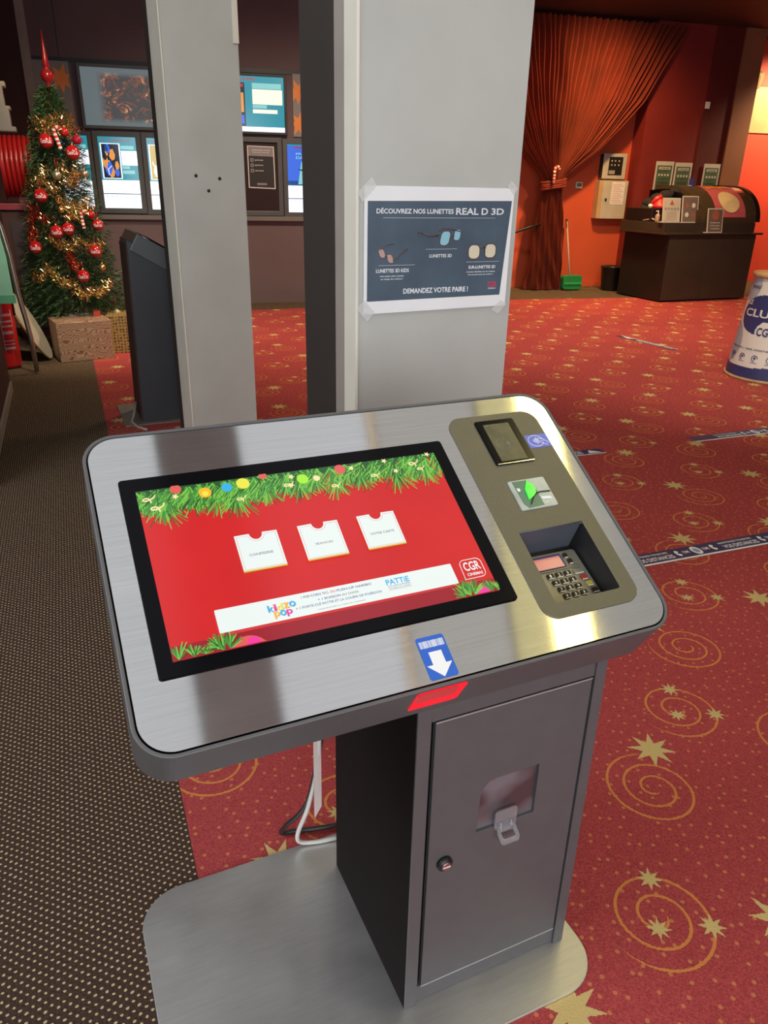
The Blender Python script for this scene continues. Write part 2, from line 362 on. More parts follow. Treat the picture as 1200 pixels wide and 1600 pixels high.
# ------------------------------------------------------------------ main kiosk
TAU = .5560; ct, st_ = cos(TAU), sin(TAU)
def KTL(u, v, w_): return (u, .4057-v*ct+w_*st_, 1.1415-v*st_-w_*ct)      # deck coordinates -> kiosk local
KO = KB(.0302, .8624)
def make_kiosk():
    k = empty('ticket_kiosk', tuple(KO), YAW, 'grey ticket kiosk with tilted steel top and red touch screen in the foreground', 'ticket kiosk')
    # foot plate
    pl = rrect(-.02, -.105, .86, .475, .095, 10)
    MB().prism(pl, .003, .010, 0).build('base_plate', M_plate, k, .0015, label='brushed steel foot plate')
    # cabinet
    ux0, ux1 = .436, .822
    cb = MB()
    cb.box(ux0, ux0+.026, 0, .382, .010, .83); cb.box(ux1-.024, ux1, 0, .382, .010, .83)
    cb.box(ux0+.026, ux1-.024, .36, .382, .010, .83)
    cb.box(ux0+.026, ux1-.024, .004, .36, .75-.032, .80); cb.box(ux0+.026, ux1-.024, .006, .36, .010, .055)
    cb.box(ux0+.026, ux0+.034, .012, .36, .055, .72, 1); cb.box(ux1-.032, ux1-.024, .012, .36, .055, .72, 1); cb.box(ux0+.03, ux1-.03, .06, .07, .055, .72, 1)
    MBs = cb.build('cabinet', [M_dark, M_blkm], k, .0012)
    MB().box(ux0-.0008, ux0-.0001, .004, .380, .012, .80).build('side_shade_sheet', M_shadeside, k)  # thin dark sheet paints the tray's shade onto the cabinet side
    # door with chamfered window
    dx0, dx1, dz0, dz1 = ux0+.036, ux1-.028, .058, .715
    DT = lambda x, z, y: (x, y, z)
    win = [(.571, .430), (.6985, .430), (.6985, .549), (.604, .549), (.590, .545), (.5785, .532), (.574, .515)]
    dr = MB(DT).prism([(dx0, dz0), (dx1, dz0), (dx1, dz1), (dx0, dz1)], .003, .014, 0, holes=[win]).build('door', M_dark, k, .001)
    M_be = paint('edge_highlight', (.7, .7, .72), .3, metal=.6)  # pale tone for highlight lines painted along the door's top and bottom
    MB().box(dx0, dx1, .002, .004, dz1-.001, dz1+.001).build('edge_strip', M_be, dr, label='painted highlight line on the door edge'); MB().box(dx0, dx1, .002, .004, dz0-.001, dz0+.0006).build('edge_strip', M_be, dr, label='painted highlight line on the door edge')
    gm, nt, p = newmat('smoked_window'); p.inputs['Base Color'].default_value = (.10, .085, .10, 1); p.inputs['Roughness'].default_value = .12; p.inputs['Specular IOR Level'].default_value = .9
    nn = noise(nt, 9, 2, objco(nt)); rr = ramp(nt, nn.outputs[0], (.06, .045, .05), (.16, .15, .165), .42, .62); nt.links.new(rr.outputs[0], p.inputs['Base Color'])
    MB(DT).prism(win, .010, .0135).build('window_pane', gm, dr)
    cm, nt, p = newmat('clear_plastic'); p.inputs['Transmission Weight'].default_value = .85; p.inputs['Roughness'].default_value = .08; p.inputs['Base Color'].default_value = (.8, .82, .86, 1)
    hk = MB(); hk.prism(rrect(-.024, -.022, .024, .022, .006), 0, .003, T=lambda x, y, z: (.632+x, .001-z, .446+y))
    hk.prism(rrect(-.021, 0, .021, .032, .008), 0, .004, T=lambda x, y, z: (.632+x, -.002-y*.75, .425-y*.55+z), holes=[rrect(-.014, .008, .014, .024, .004)])
    hk.tube([(.620, -.003, .44), (.620, -.008, .424)], .0025, 6); hk.tube([(.643, -.003, .44), (.643, -.008, .424)], .0025, 6)
    hk.build('plastic_tab', cm, dr, label='clear plastic tab hook')
    lk = MB(); lk.lathe([(.0155, .002), (.0155, -.004), (.012, -.008), (.0105, -.0085)], (.505, 0, .385), 24, 0, axis='y')
    lk.lathe([(.0095, -.006), (.0095, -.0095), (.008, -.010)], (.505, 0, .385), 24, 1, axis='y'); lk.box(.4975, .5125, -.0105, -.0098, .3838, .3866, 2)
    lk.build('lock', [M_blkm, paint('lock_metal', (.42, .25, .24), .3, metal=.8), M_white], dr, label='round black lock with metal core')
    # tray housing
    W_, H_ = .903, .557; RO = .055
    outer = rrect(0, 0, W_, H_, RO, 12); inn = rrect(.006, .006, W_-.006, H_-.006, RO-.006, 12)
    hs = MB(KTL); n = len(outer)
    hs.add([(x, y, 0) for x, y in outer]+[(x, y, .100) for x, y in outer], [(i, (i+1) % n, (i+1) % n+n, i+n) for i in range(n)], 0, False)
    hs.add([(x, y, 0) for x, y in outer]+[(x, y, 0) for x, y in inn], [(i, (i+1) % n, (i+1) % n+n, i+n) for i in range(n)], 0)
    hs.add([(x, y, 0) for x, y in inn]+[(x, y, .012) for x, y in inn], [(i, (i+1) % n, (i+1) % n+n, i+n) for i in range(n)], 0)
    hs.flat(outer, .100, 0)
    hs.build('tray_housing', M_dark, k, .0015)
    hole = rrect(.690, .3255, .8275, .4700, .004, 3); top = rrect(.0085, .0085, W_-.0085, H_-.0085, RO-.008, 12)
    MB(KTL).prism(top, .0005, .003, 0, holes=[hole]).build('steel_top', M_steel, k)
    # touch screen
    bz = MB(KTL).prism(rrect(.0462, .0998, .6270, .4485, .006, 4), -.0030, .001).build('touch_screen', M_blk, k, .0012)
    display(bz)
    # payment panel
    pp = MB(KTL).prism(rrect(.6590, .0505, .8600, .4980, .030, 10), -.0015, .001, 0, holes=[hole]).build('payment_panel', M_olive, k)
    rc = MB(KTL); d = .062
    x0, x1, y0, y1 = .690, .8275, .3255, .4700; X0, X1, Y0, Y1 = .694, .8235, .338, .468
    a = [(x0, y0, -.001), (x1, y0, -.001), (x1, y1, -.001), (x0, y1, -.001), (X0, Y0, d), (X1, Y0, d), (X1, Y1, d), (X0, Y1, d)]
    rc.add(a, [(0, 1, 5, 4)], 0); rc.add(a, [(1, 2, 6, 5), (2, 3, 7, 6), (3, 0, 4, 7), (4, 5, 6, 7)], 1)
    rc.tube([(x0, y0+.001, -.0015), (x1, y0+.001, -.0015)], .0012, 6, 0)
    rc.build('keypad_recess', [M_recess, M_blkm], k, fix=False)
    # pin pad
    M_pad = paint('pin_pad_metal', (.24, .225, .17), .40, .05, 40, metal=.5)
    t = .10
    PT = lambda u, v, w_: KTL(u, v, w_ + (.462-v)*t)
    pd = MB(PT).prism(rrect(.696, .352, .8195, .465, .006), .038, .047, 0)
    pd.prism(rrect(.697, .3885, .811, .3915, .001), .0355, .039, 0)
    pdo = pd.build('pin_pad', M_pad, k, .001)
    MB(PT).prism(rrect(.700, .3575, .7845, .3870, .003), .0368, .0385).build('display_frame', M_navy, pdo)
    MB(PT).prism([(.702, .3615), (.7800, .3615), (.7800, .3855), (.702, .3855)], .0362, .037).build('pad_display', glow('pink_lcd', (.80, .22, .24), .62), pdo, label='pink lit display')
    key = paint('key_dark', (.025, .018, .010), .45, spec=.2)
    kcols = {0: key, 1: paint('red_key', (.3, .03, .02), .35), 2: paint('yellow_key', (.4, .3, .05), .35)}
    lab = ['1', '2', '3', '4', '5', '6', '7', '8', '9', '*', '0', '#']
    def mkkey(cx, cy, s, mat, w2=.0065):
        kb = MB(PT).prism(rrect(cx-w2, cy-.0048, cx+w2, cy+.0048, .0015, 3), .0352, .0385, 0)
        kb.box(cx-w2+.001, cx+w2-.001, cy+.0044, cy+.0056, .0350, .0370, 1)
        if s: kb.text(s, cx-.0018, cy+.003, cx+.0018, cy-.003, .0350, 1)
        kb.build('key', [mat, paint('key_light', (.75, .7, .6), .4) if 'key_light' not in bpy.data.materials else bpy.data.materials['key_light']], pdo)
    for i, s in enumerate(lab): mkkey(.7385+.0185*(i % 3)+.003*(i//3), .4010+.0150*(i//3), s, key)
    for j, mi in enumerate((1, 2, 0)): mkkey(.8030+.003*j, .4160+.0150*j, '', kcols[mi])
    mkkey(.7990, .4015, '', M_pad, .010); mkkey(.7930, .3640, '', key, .0045); mkkey(.7960, .3780, '', key, .0045)
    # contactless terminal
    tm = MB(KTL).prism(rrect(.716, .067, .8035, .1765, .004, 3), -.005, .000).build('card_terminal', M_blk, k, .0015, label='black contactless card terminal')
    ts = MB(KTL).prism([(.7300, .0780), (.7880, .0780), (.7880, .1700), (.7300, .1700)], -.0055, -.0048)
    for r_ in (.004, .007, .010): ts.tube([(.760+r_*cos(q)-.004, .130+r_*sin(q), -.0058) for q in [x*.12-.6 for x in range(11)]], .0006, 4, 1)
    ts.text('VISA', .733, .083, .740, .080, -.0058, 1); ts.tube([(.752+.014*cos(x*.3), .130+.014*sin(x*.3), -.0058) for x in range(22)], .0003, 4, 1)
    ts.build('terminal_screen', [paint('smudged_glass', (.055, .052, .034), .28, .35, 40), M_grey_t], tm)
    le = MB(KTL).box(.7185, .8010, .1745, .1762, -.0054, -.004).build('edge_strip', paint('chrome_edge', (.85, .85, .9), .15, metal=1), tm)
    # sticker nfc
    sk = MB(KTL).prism(rrect(.8090, .1138, .8590, .1467, .003, 3), -.0020, -.0014, 0)
    for r_ in (.004, .007, .010, .013): sk.tube([(.8205+r_*cos(q), .130+r_*sin(q), -.0022) for q in [x*.13-.65 for x in range(11)]], .0008, 4, 1)
    sk.tube([(.829+.017*cos(x*.2+.3), .130+.0135*sin(x*.2+.3), -.0022) for x in range(30)], .0006, 4, 1)
    for q in (((.836, .124), (.846, .127), (.852, .134), (.856, .138)), ((.836, .124), (.834, .132), (.843, .138), (.852, .143)), ((.838, .130), (.845, .132))): sk.tube([(x, y, -.0022) for x, y in q], .0007, 4, 1)
    sk.build('contactless_sticker', [paint('blue_sticker', (.08, .12, .55), .3), M_white], k, label='blue contactless payment sticker')
    # card reader
    rd = MB(KTL).prism(rrect(.7185, .2162, .7990, .2835, .004, 3), -.004, .0, 0, holes=None)
    M_bez = paint('reader_clear_plastic', (.33, .37, .35), .22, .15, 30)
    ro = rd.build('card_reader', [M_bez], k, .001)
    MB(KTL).prism([(.727, .2195), (.757, .2195), (.768, .235), (.769, .279), (.735, .2805), (.7285, .270)], -.0046, -.0038).build('reader_throat', paint('dark_green', (.045, .14, .10), .25), ro)
    MB(KTL).prism([(.757, .222), (.768, .238), (.762, .254), (.742, .264), (.745, .240)], -.0075, -.0044).build('green_light', glow('green_led', (.02, .75, .06), 1.1), ro, label='lit green arrow light')
    sl = MB(KTL); sl.tube([(.742, .274, -.0065), (.750, .264, -.0075), (.763, .2525, -.0070), (.775, .250, -.0052), (.795, .2515, -.0052)], .0011, 6)
    sl.build('card_slot', M_blkm, ro)
    for q_, h_ in (([(.770, .260), (.790, .262), (.7935, .268), (.772, .266)], -.0048), ([(.729, .235), (.736, .236), (.735, .242), (.730, .243)], -.0052), ([(.772, .273), (.782, .2735), (.782, .2745), (.772, .274)], -.0048)): MB(KTL).prism(q_, h_, -.0040).build('reader_mark', M_white, ro)
    # scan sticker
    ss = MB(KTL).prism(rrect(.4245, .4745, .4725, .5450, .004, 4), .0002, -.0002, 0)
    x = .4275; rr2 = random.Random(3)
    while x < .4685:
        wd = rr2.choice((.0005, .0008, .0013)); ss.box(x, x+wd, .4815, .4930, -.0004, -.0003, 1); x += wd+rr2.choice((.0005, .0006, .001))
    ss.prism([(.4375, .5005), (.4595, .5005), (.4595, .5215), (.4700, .5215), (.4485, .5430), (.4270, .5215), (.4375, .5215)], -.0004, -.0003, 1)
    ss.build('scan_sticker', [paint('blue_vinyl', (.015, .10, .48), .3), M_white], k, label='blue sticker with bar code and white arrow')
    # scanner window on front skirt
    ST = lambda x, y, z: KTL(x, .557+z, y)
    rw = MB(ST).prism(rrect(.399, .006, .486, .072, .007, 4), .0, .0012, 0)
    rm, nt, p = newmat('red_scan_window'); p.inputs['Base Color'].default_value = (.7, .01, .02, 1); p.inputs['Roughness'].default_value = .25
    p.inputs['Emission Color'].default_value = (1, .0, .02, 1); p.inputs['Emission Strength'].default_value = .55
    ro2 = rw.build('scanner_window', rm, k, label='glowing red barcode scanner window')
    MB(ST).prism(rrect(.402, .009, .470, .040, .006, 4), .0005, .0030, 0).build('inner_lens', glow('red_lens', (.85, .05, .06), .6), ro2)
    # hanging white cover behind
    MB().prism([(.392, .80), (.408, .80), (.405, .20), (.388, .17)], .395, .400, T=lambda x, z, y: (x, y, z)).build('cable_cover', paint('pinkish_strip', (.62, .50, .47), .5), k, label='pale strip hanging behind the cabinet')
    return k
def display(parent):
    """the lit picture: one mesh with a slot per colour"""
    cols = [('scr_red', (.72, .022, .025), .88), ('scr_dred', (.42, .02, .035), .8), ('scr_white', (.86, .93, .90), .95), ('scr_gold', (.80, .55, .10), .9), ('scr_grey', (.32, .33, .36), .9),
            ('scr_g1', (.07, .30, .05), .9), ('scr_g2', (.20, .55, .07), 1.0), ('scr_g3', (.03, .13, .035), .8), ('scr_cream', (.95, .80, .42), 1), ('scr_orange', (1, .45, .03), 1.1), ('scr_blue', (.05, .45, .80), 1),
            ('scr_yellow', (.85, .80, .08), 1), ('scr_pink', (.90, .05, .35), 1), ('scr_slate', (.20, .23, .38), 1), ('scr_lime', (.40, .85, .05), 1), ('scr_red2', (.75, .12, .10), 1)]
    mats = [glow(*c, var=.06 if i == 0 else 0) for i, c in enumerate(cols)]
    U0, U1, V0, V1 = .0696, .6005, .1263, .4262
    m = MB(KTL); L = [-.0031]
    def nx(): L[0] -= .000035; return L[0]
    m.flat([(U0, V0), (U1, V0), (U1, V1), (U0, V1)], nx(), 0)
    m.flat([(U0, .4035), (U1, .4015), (U1, V1), (U0, V1)], nx(), 1)
    rr = random.Random(11)
    def clipv(x, y): return (min(max(x, U0), U1), min(max(y, V0), V1))
    def needles(cx, cy, ang, ln, n=16, spread=1.0, h=None, g_=None):
        z = nx()
        for i in range(n):
            a = ang+spread*(i/(n-1)-.5)*2; l = ln*(.75+.35*rr.random()); w_ = .0013
            bx, by = cx+cos(ang)*ln*.35*rr.random(), cy+sin(ang)*ln*.35*rr.random()
            ex, ey = bx+cos(a)*l, by+sin(a)*l; px, py = -sin(a)*w_, cos(a)*w_
            q = [clipv(bx+px, by+py), clipv(ex+px*.5, ey+py*.5), clipv(ex-px*.5, ey-py*.5), clipv(bx-px, by-py)]
            m.add([(x, y, z-.00002*rr.random()) for x, y in q], [(0, 1, 2, 3)], g_ if g_ is not None else rr.choice((5, 5, 6, 3 if False else 6, 7)))
    def disc(cx, cy, r, mi, n=20):
        z = nx(); m.flat([clipv(*q) for q in circle(cx, cy, r, n)], z, mi)
    # top garland
    m.flat([clipv(*q) for q in [(U0, V0), (U1, V0), (U1, .137), (.55, .139), (.5, .135), (.45, .146), (.40, .140), (.34, .142), (.28, .138), (.2, .142), (.12, .139), (U0, .141)]], nx(), 7)
    GP = [(.070, .160), (.0812, .163), (.095, .172), (.1036, .187), (.118, .168), (.1356, .165), (.1536, .176), (.1699, .169), (.193, .182), (.208, .170), (.2204, .187), (.2383, .170), (.256, .172), (.2728, .176), (.290, .160), (.3098, .170), (.3305, .178), (.345, .165), (.365, .170), (.3983, .181), (.425, .165), (.4476, .177), (.467, .165), (.4855, .163), (.512, .188), (.530, .165), (.550, .172), (.5715, .183), (.5964, .170)]
    for x, yb in GP:
        d_ = yb-V0
        for k in range(2): needles(x+.008*(rr.random()-.5), V0+d_*(.05+.35*k), pi/2+.35*(rr.random()-.5), d_*(.72 if k else .8), 24, .85)
        needles(x+.010, V0+.002, pi/2+1.1*(rr.random()-.5), d_*.75, 16, .9)
    for cx, cy, r, mi in ((.1304, .1334, .009, 15), (.1746, .148, .010, 9), (.1746, .150, .005, 11), (.2113, .1435, .009, 10), (.2389, .1402, .011, 11), (.3405, .1478, .010, 14), (.365, .150, .006, 8), (.4117, .138, .010, 15), (.275, .130, .007, 15)): disc(cx, cy, r, mi)
    for cx, cy in ((.127, .148), (.318, .157), (.433, .139), (.498, .133), (.512, .158), (.322, .140), (.585, .131)): m.flat([clipv(*q) for q in star(cx, cy, .006, .0028, 5, .3)], nx(), 8)
    for cx, cy, s_ in ((.085, .140, 1), (.095, .158, 1.1), (.228, .165, .8), (.312, .150, .9), (.393, .165, .9), (.470, .155, .9), (.55, .140, 1), (.56, .155, .8)):
        z = nx(); pts = [(cx+s_*.012*cos(t*.45)*(1-t*.05), cy+s_*(.0055*sin(t*.45)+t*.0010), z) for t in range(15)]
        m.tube([(clipv(x, y)[0], clipv(x, y)[1], z) for x, y, z in pts], .0011*s_, 4, 8)
    # bottom sprigs and bauble
    z = nx(); m.flat([clipv(*q) for q in circle(.1760, .4420, .030, 30, .030)], z, 15); disc(.1850, .4250, .010, 12)
    disc(.570, .424, .012, 12)
    for cx, cy, a, ln in ((.078, .434, -pi/2, .026), (.098, .434, -1.3, .022), (.115, .434, -1.5, .018), (.142, .428, -1.9, .026), (.150, .428, -1.2, .024), (.137, .424, -2.3, .02), (.545, .428, -1.7, .028), (.552, .430, -1.2, .026), (.537, .430, -2.2, .022), (.585, .430, -1.6, .020), (.597, .430, -1.4, .018)):
        needles(cx, cy, a, ln, 15, .8)
    # three ticket buttons
    for x0, x1, t, tx0, tx1 in ((.1990, .2682, 'CONFISERIE', .2145, .2527), (.3025, .3718, 'SÉANCES', .3225, .3525), (.4062, .4742, 'VOTRE CARTE', .4185, .4620)):
        xc = (x0+x1)/2; y0, y1 = .2412, .3090
        nt_ = [(xc+.0105*cos(a), y0-.0005+.0118*sin(a)) for a in [pi*i/10 for i in range(11)]]
        m.tess([(x1, y0), (x1, y1), (x0, y1), (x0, y0)]+nt_[::-1], nx(), 3)
        m.tess([(x1, y0), (x1, y1-.0028), (x0, y1-.0028), (x0, y0)]+nt_[::-1], nx(), 2)
        z = nx(); e = .0032
        nt2 = [(xc+.0130*cos(a), y0+e+.0110*sin(a)) for a in [pi*i/10 for i in range(11)]]
        path = [(x1-e, y0+e), (x1-e, y1-e*1.4), (x0+e, y1-e*1.4), (x0+e, y0+e)]+nt2[::-1]+[(x1-e, y0+e)]
        m.tube([(x, y, z) for x, y in path], .00028, 4, 15)
        m.text(t, tx0, .2822, tx1, .2775, nx(), 4)
    # banner
    m.flat(rrect(.1405, .3622, .5332, .4005, .0015, 3), nx(), 2)
    z = nx()
    for ch, x, y, mi, s_ in (('k', .2170, .3720, 10, 1), ('i', .2262, .3716, 12, .5), ('d', .2310, .3720, 11, 1), ('z', .2412, .3725, 9, 1), ('o', .2505, .3720, 10, 1.1), ('p', .2240, .3845, 9, 1), ('o', .2335, .3838, 10, 1), ('p', .2432, .3845, 12, 1)):
        h_ = .0115 if ch in 'kdpi' else .0095
        for dx, dy, mm in ((.0010, .0010, 4), (0, 0, mi)):
            z = nx(); m.text(ch, x+dx*.6, y+h_+dy*.6, x+.0092*s_+dx*.6, y+dy*.6, z, mm)
    m.text('1 POP-CORN', .2713, .3722, .3030, .3678, nx(), 13); m.text('70CL', .3050, .3722, .3165, .3678, nx(), 4); m.text('OU', .3185, .3722, .3268, .3678, nx(), 15); m.text('PUSH-UP HARIBO', .3290, .3722, .3874, .3678, nx(), 13)
    m.text('+ 1 BOISSON', .2955, .3810, .3330, .3768, nx(), 13); m.text('AU CHOIX', .3350, .3810, .3634, .3768, nx(), 4)
    m.text('+ 1 PORTE-CLÉ PATTIE ET LA COLÈRE DE POSÉIDON', .2584, .3888, .3994, .3838, nx(), 13)
    m.text('*OFFRE PROPOSÉE AU COMPTOIR CONFISERIE', .2900, .3965, .3686, .3945, nx(), 4)
    m.text('PATTiE', .4115, .3790, .4520, .3690, nx(), 10); m.text('et la colère de Poséidon', .4125, .3822, .4520, .3800, nx(), 13)
    zz = nx(); m.tube([(x, y, zz) for x, y in ((.413, .384), (.4515, .384), (.4515, .3885), (.413, .3885), (.413, .384))], .0002, 4, 4); m.text('EN FAMILLE LE 21 JANVIER', .4140, .3876, .4505, .3852, nx(), 4)
    # logo
    z = nx(); m.tube([(x, y, z) for x, y in rrect(.5480, .3615, .5880, .3970, .009, 5)[12:24]+rrect(.5480, .3615, .5880, .3970, .009, 5)[0:6]+[(.5470, .3975), (.5480, .3705)]], .0006, 4, 2)
    m.text('CGR', .5530, .3830, .5835, .3660, nx(), 2); m.text('CINEMAS', .5540, .3925, .5830, .3870, nx(), 2)
    m.build('display_picture', mats, parent, fix=False, label='lit red Christmas menu picture with three ticket buttons')
kiosk = make_kiosk()
# cables behind the cabinet
def kl(x, y, z): return tuple(KO+r1*x+bb*y+Vector((0, 0, z)))
o = MB().tube(smooth([kl(*p) for p in ((.40, .40, .60), (.402, .40, .35), (.385, .43, .18), (.365, .46, .07), (.372, .47, .026), (.41, .462, .017), (.45, .455, .017), (.52, .445, .017))]), .0055, 8).build('power_cable', paint('white_cable', (.62, .60, .56), .4)); tag(o, 'white cable looping down behind the ticket kiosk cabinet', 'cable', 'kiosk cables')
o = MB().tube(smooth([kl(*p) for p in ((.41, .40, .40), (.385, .44, .18), (.345, .50, .06), (.340, .52, .020), (.375, .52, .012), (.43, .500, .018), (.54, .48, .018))]), .006, 8).build('power_cable', paint('black_cable', (.02, .02, .02), .4)); tag(o, 'black cable on the floor behind the ticket kiosk cabinet', 'cable', 'kiosk cables')

# ------------------------------------------------------------------ second kiosk behind left column
C1 = Vector((-1.67, 4.948, 0))
k2 = empty('ticket_kiosk', tuple(C1), YAW, 'dark ticket kiosk seen side-on behind the left column', 'ticket kiosk')
MB().box(-.12, .55, -.06, .50, .003, .010).build('base_plate', paint('dull_plate', (.25, .22, .18), .5, metal=.5), k2)
sT = lambda x, z, y: (x, y, z)
MB(sT).prism([(0, .01), (.42, .01), (.42, .98), (.02, 1.19)], .0, .34).build('cabinet', paint('kiosk_side_grey', (.035, .038, .042), .45), k2, .004)
MB(sT).prism([(-.006, .02), (0, .02), (.02, 1.16), (.014, 1.16)], -.005, .345).build('back_panel', M_maroon, k2)
tb = radians(30)
K2 = lambda v, w_, y: (.09+v*cos(tb)-w_*sin(tb), y, 1.225-v*sin(tb)-w_*cos(tb))
MB(K2).prism([(0, 0), (.60, 0), (.60, .115), (0, .115)], -.01, .60).build('tray_housing', paint('kiosk_tray_grey', (.085, .09, .095), .38), k2, .006)
MB(K2).prism([(.01, -.004), (.59, -.004), (.59, 0), (.01, 0)], 0, .59).build('steel_top', M_steel, k2)
MB(K2).prism([(.06, -.012), (.40, -.012), (.40, -.004), (.06, -.004)], .06, .52).build('touch_screen', M_blk, k2)
o = MB().tube([tuple(C1+r1*x+bb*y+Vector((0, 0, z))) for x, y, z in ((-.02, .12, .12), (-.05, .05, .05), (-.075, -.03, .022), (-.05, -.12, .012), (0, -.2, .01))], .009, 8).build('power_cable', paint('grey_cable', (.30, .27, .23), .5)); tag(o, 'grey cable looping over the foot plate of the dark kiosk', 'cable')

# ------------------------------------------------------------------ A3 poster on the right column
e = empty('glasses_poster', TR_(.015, -.002, 1.23), YAW, 'blue A3 poster for 3D glasses taped to the right grey column', 'poster')
Pm = [M_white, paint('poster_slate', (.055, .085, .12), .5, .18, 9), paint('poster_text', (.7, .72, .75), .5), paint('lens_blue', (.25, .50, .60), .4), paint('lens_cream', (.62, .56, .42), .4), paint('lens_pink', (.42, .28, .24), .4), paint('frame_brown', (.09, .05, .045), .4), paint('logo_red', (.6, .03, .08), .4), paint('poster_blue', (.05, .10, .19), .5, .2, 9)]
p = MB(lambda x, z, y: (x, -.0015-y, z))
p.prism([(0, 0), (.42, .006), (.422, .300), (0, .300)], 0, .001, 0)
p.flat([(.009, .031), (.400, .035), (.4165, .270), (.009, .266)], .0012, 1); p.flat([(.09, .06), (.36, .06), (.33, .15), (.16, .16)], .0013, 1)
h = .0016
p.text('DÉCOUVREZ NOS LUNETTES', .032, .238, .245, .252, h, 2); p.text('REAL', .252, .236, .318, .252, h, 2); p.text('D', .327, .236, .346, .252, h, 2); p.text('3D', .356, .236, .394, .252, h, 2)
p.text('DEMANDEZ VOTRE PAIRE !', .110, .047, .300, .060, h, 2); p.text('LUNETTES 3D', .181, .134, .246, .142, h, 2); p.text('LUNETTES 3D KIDS', .033, .100, .124, .109, h, 2); p.text('SUR-LUNETTES 3D', .298, .104, .380, .112, h, 2)
p.text('Une petite taille adaptée', .044, .089, .110, .093, h, 2); p.text('au visage des enfants !', .046, .082, .108, .086, h, 2); p.text('Lunettes clipsables sur les lunettes', .293, .094, .380, .098, h, 2); p.text('de vue pour plus de confort !', .298, .087, .375, .091, h, 2)
p.text('CGR', .360, .056, .388, .070, h, 7); p.text('CINEMAS', .362, .051, .386, .054, h, 2)
for x0, x1, y in ((.05, .37, .228), (.17, .26, .154), (.29, .39, .121), (.04, .14, .117)): p.flat([(x0, y), (x1, y), (x1, y+.0006), (x0, y+.0006)], h, 2)
def lens(pts, mi): p.flat(pts, h+.0002, 6); cx = sum(a for a, b in pts)/len(pts); cy = sum(b for a, b in pts)/len(pts); p.flat([(cx+(a-cx)*.86, cy+(b-cy)*.86) for a, b in pts], h+.0004, mi)
sk = lambda cx, cy, rx, ry, sh=0: [(cx+x+sh*y, cy+y) for x, y in rrect(-rx, -ry, rx, ry, min(rx, ry)*.75, 5)]
lens(sk(.224, .180, .0145, .019, .2), 3); lens(sk(.259, .188, .010, .0145, .15), 3)
lens(sk(.048, .146, .0085, .0115, -.35), 5); lens(sk(.071, .133, .0085, .0115, -.35), 5)
lens(sk(.312, .146, .0185, .019), 4); lens(sk(.361, .148, .0185, .019), 4)
for q, r_ in ((((.205, .187), (.185, .186), (.160, .191)), .0022), (((.160, .191), (.148, .197), (.146, .190)), .0013), (((.205, .197), (.215, .204), (.235, .203), (.268, .196)), .0016), (((.238, .182), (.247, .186)), .002), (((.078, .128), (.095, .140), (.118, .157)), .0014), (((.040, .153), (.060, .165), (.080, .168)), .0008), (((.055, .139), (.063, .138)), .0012), (((.328, .157), (.346, .157)), .002), (((.328, .157), (.329, .140)), .0009), (((.345, .158), (.345, .140)), .0009)):
    p.tube([(a, b_, h+.0006) for a, b_ in q], r_, 4, 6)
p.build('printed_sheet', Pm, e, fix=False)
tp, nt, pb = newmat('clear_tape'); pb.inputs['Base Color'].default_value = (.8, .8, .78, 1); pb.inputs['Roughness'].default_value = .2; pb.inputs['Alpha'].default_value = .35
for pts in ([(-.018, .285), (.018, .318), (.032, .300), (-.006, .262)], [(.398, .305), (.410, .318), (.432, .300), (.420, .285)], [(-.02, .015), (.002, .035), (.03, .005), (.01, -.018)], [(.375, -.004), (.400, -.015), (.425, .010), (.405, .020)]):
    MB(lambda x, z, y: (x, -.0030-y, z)).prism(pts, 0, .0003).build('tape', tp, e, label='clear tape corner')

# ------------------------------------------------------------------ screens on the back wall
def wroot(name, T, yaw, x, z, label, cat, group=None, off=.003): return empty(name, T(x, -off, z), yaw, label, cat, group)
def case(name, x0, x1, z0, z1, label, cat, group, fr, depth, pic, mats, fm=None):
    e = wroot(name, W1, radians(14.5), (x0+x1)/2, z0, label, cat, group); hx = (x1-x0)/2; hz = z1-z0
    m = MB(lambda x, z, y: (x, -y, z)).prism([(-hx, 0), (hx, 0), (hx, hz), (-hx, hz)], .0, depth, 0, holes=[[(-hx+fr, fr), (hx-fr, fr), (hx-fr, hz-fr), (-hx+fr, hz-fr)]])
    m.build('frame', fm or M_frame, e, .004)
    q = MB(lambda x, z, y: (x, -y, z)); q.prism([(-hx+fr, fr), (hx-fr, fr), (hx-fr, hz-fr), (-hx+fr, hz-fr)], .001, depth*.5, 0)
    pic(q, -hx+fr, hx-fr, fr, hz-fr, depth*.5); q.build('picture', mats, e, fix=False); return e
S_teal = glow('s_teal', (.03, .28, .36), 1.0); S_white = glow('s_white', (.85, .90, 1.0), 1.5); S_lt = glow('s_light_teal', (.25, .62, .62), 1.0); S_cream = glow('s_cream', (.9, .85, .68), 1.2)
S_red = glow('s_red', (.55, .04, .04), .8); S_dark = glow('s_dark', (.02, .03, .06), .6); S_or = glow('s_orange', (.75, .30, .06), 1.1); S_blue = glow('s_blue', (.05, .15, .75), 1.0); S_deep = glow('s_deep', (.01, .08, .28), .9); S_gold = glow('s_gold', (.60, .42, .10), 1.0)
SM = [S_teal, S_white, S_lt, S_cream, S_red, S_dark, S_or, S_blue, S_deep, S_gold]
def rect(q, x0, x1, z0, z1, h, mi): q.flat([(x0, z0), (x1, z0), (x1, z1), (x0, z1)], h, mi)
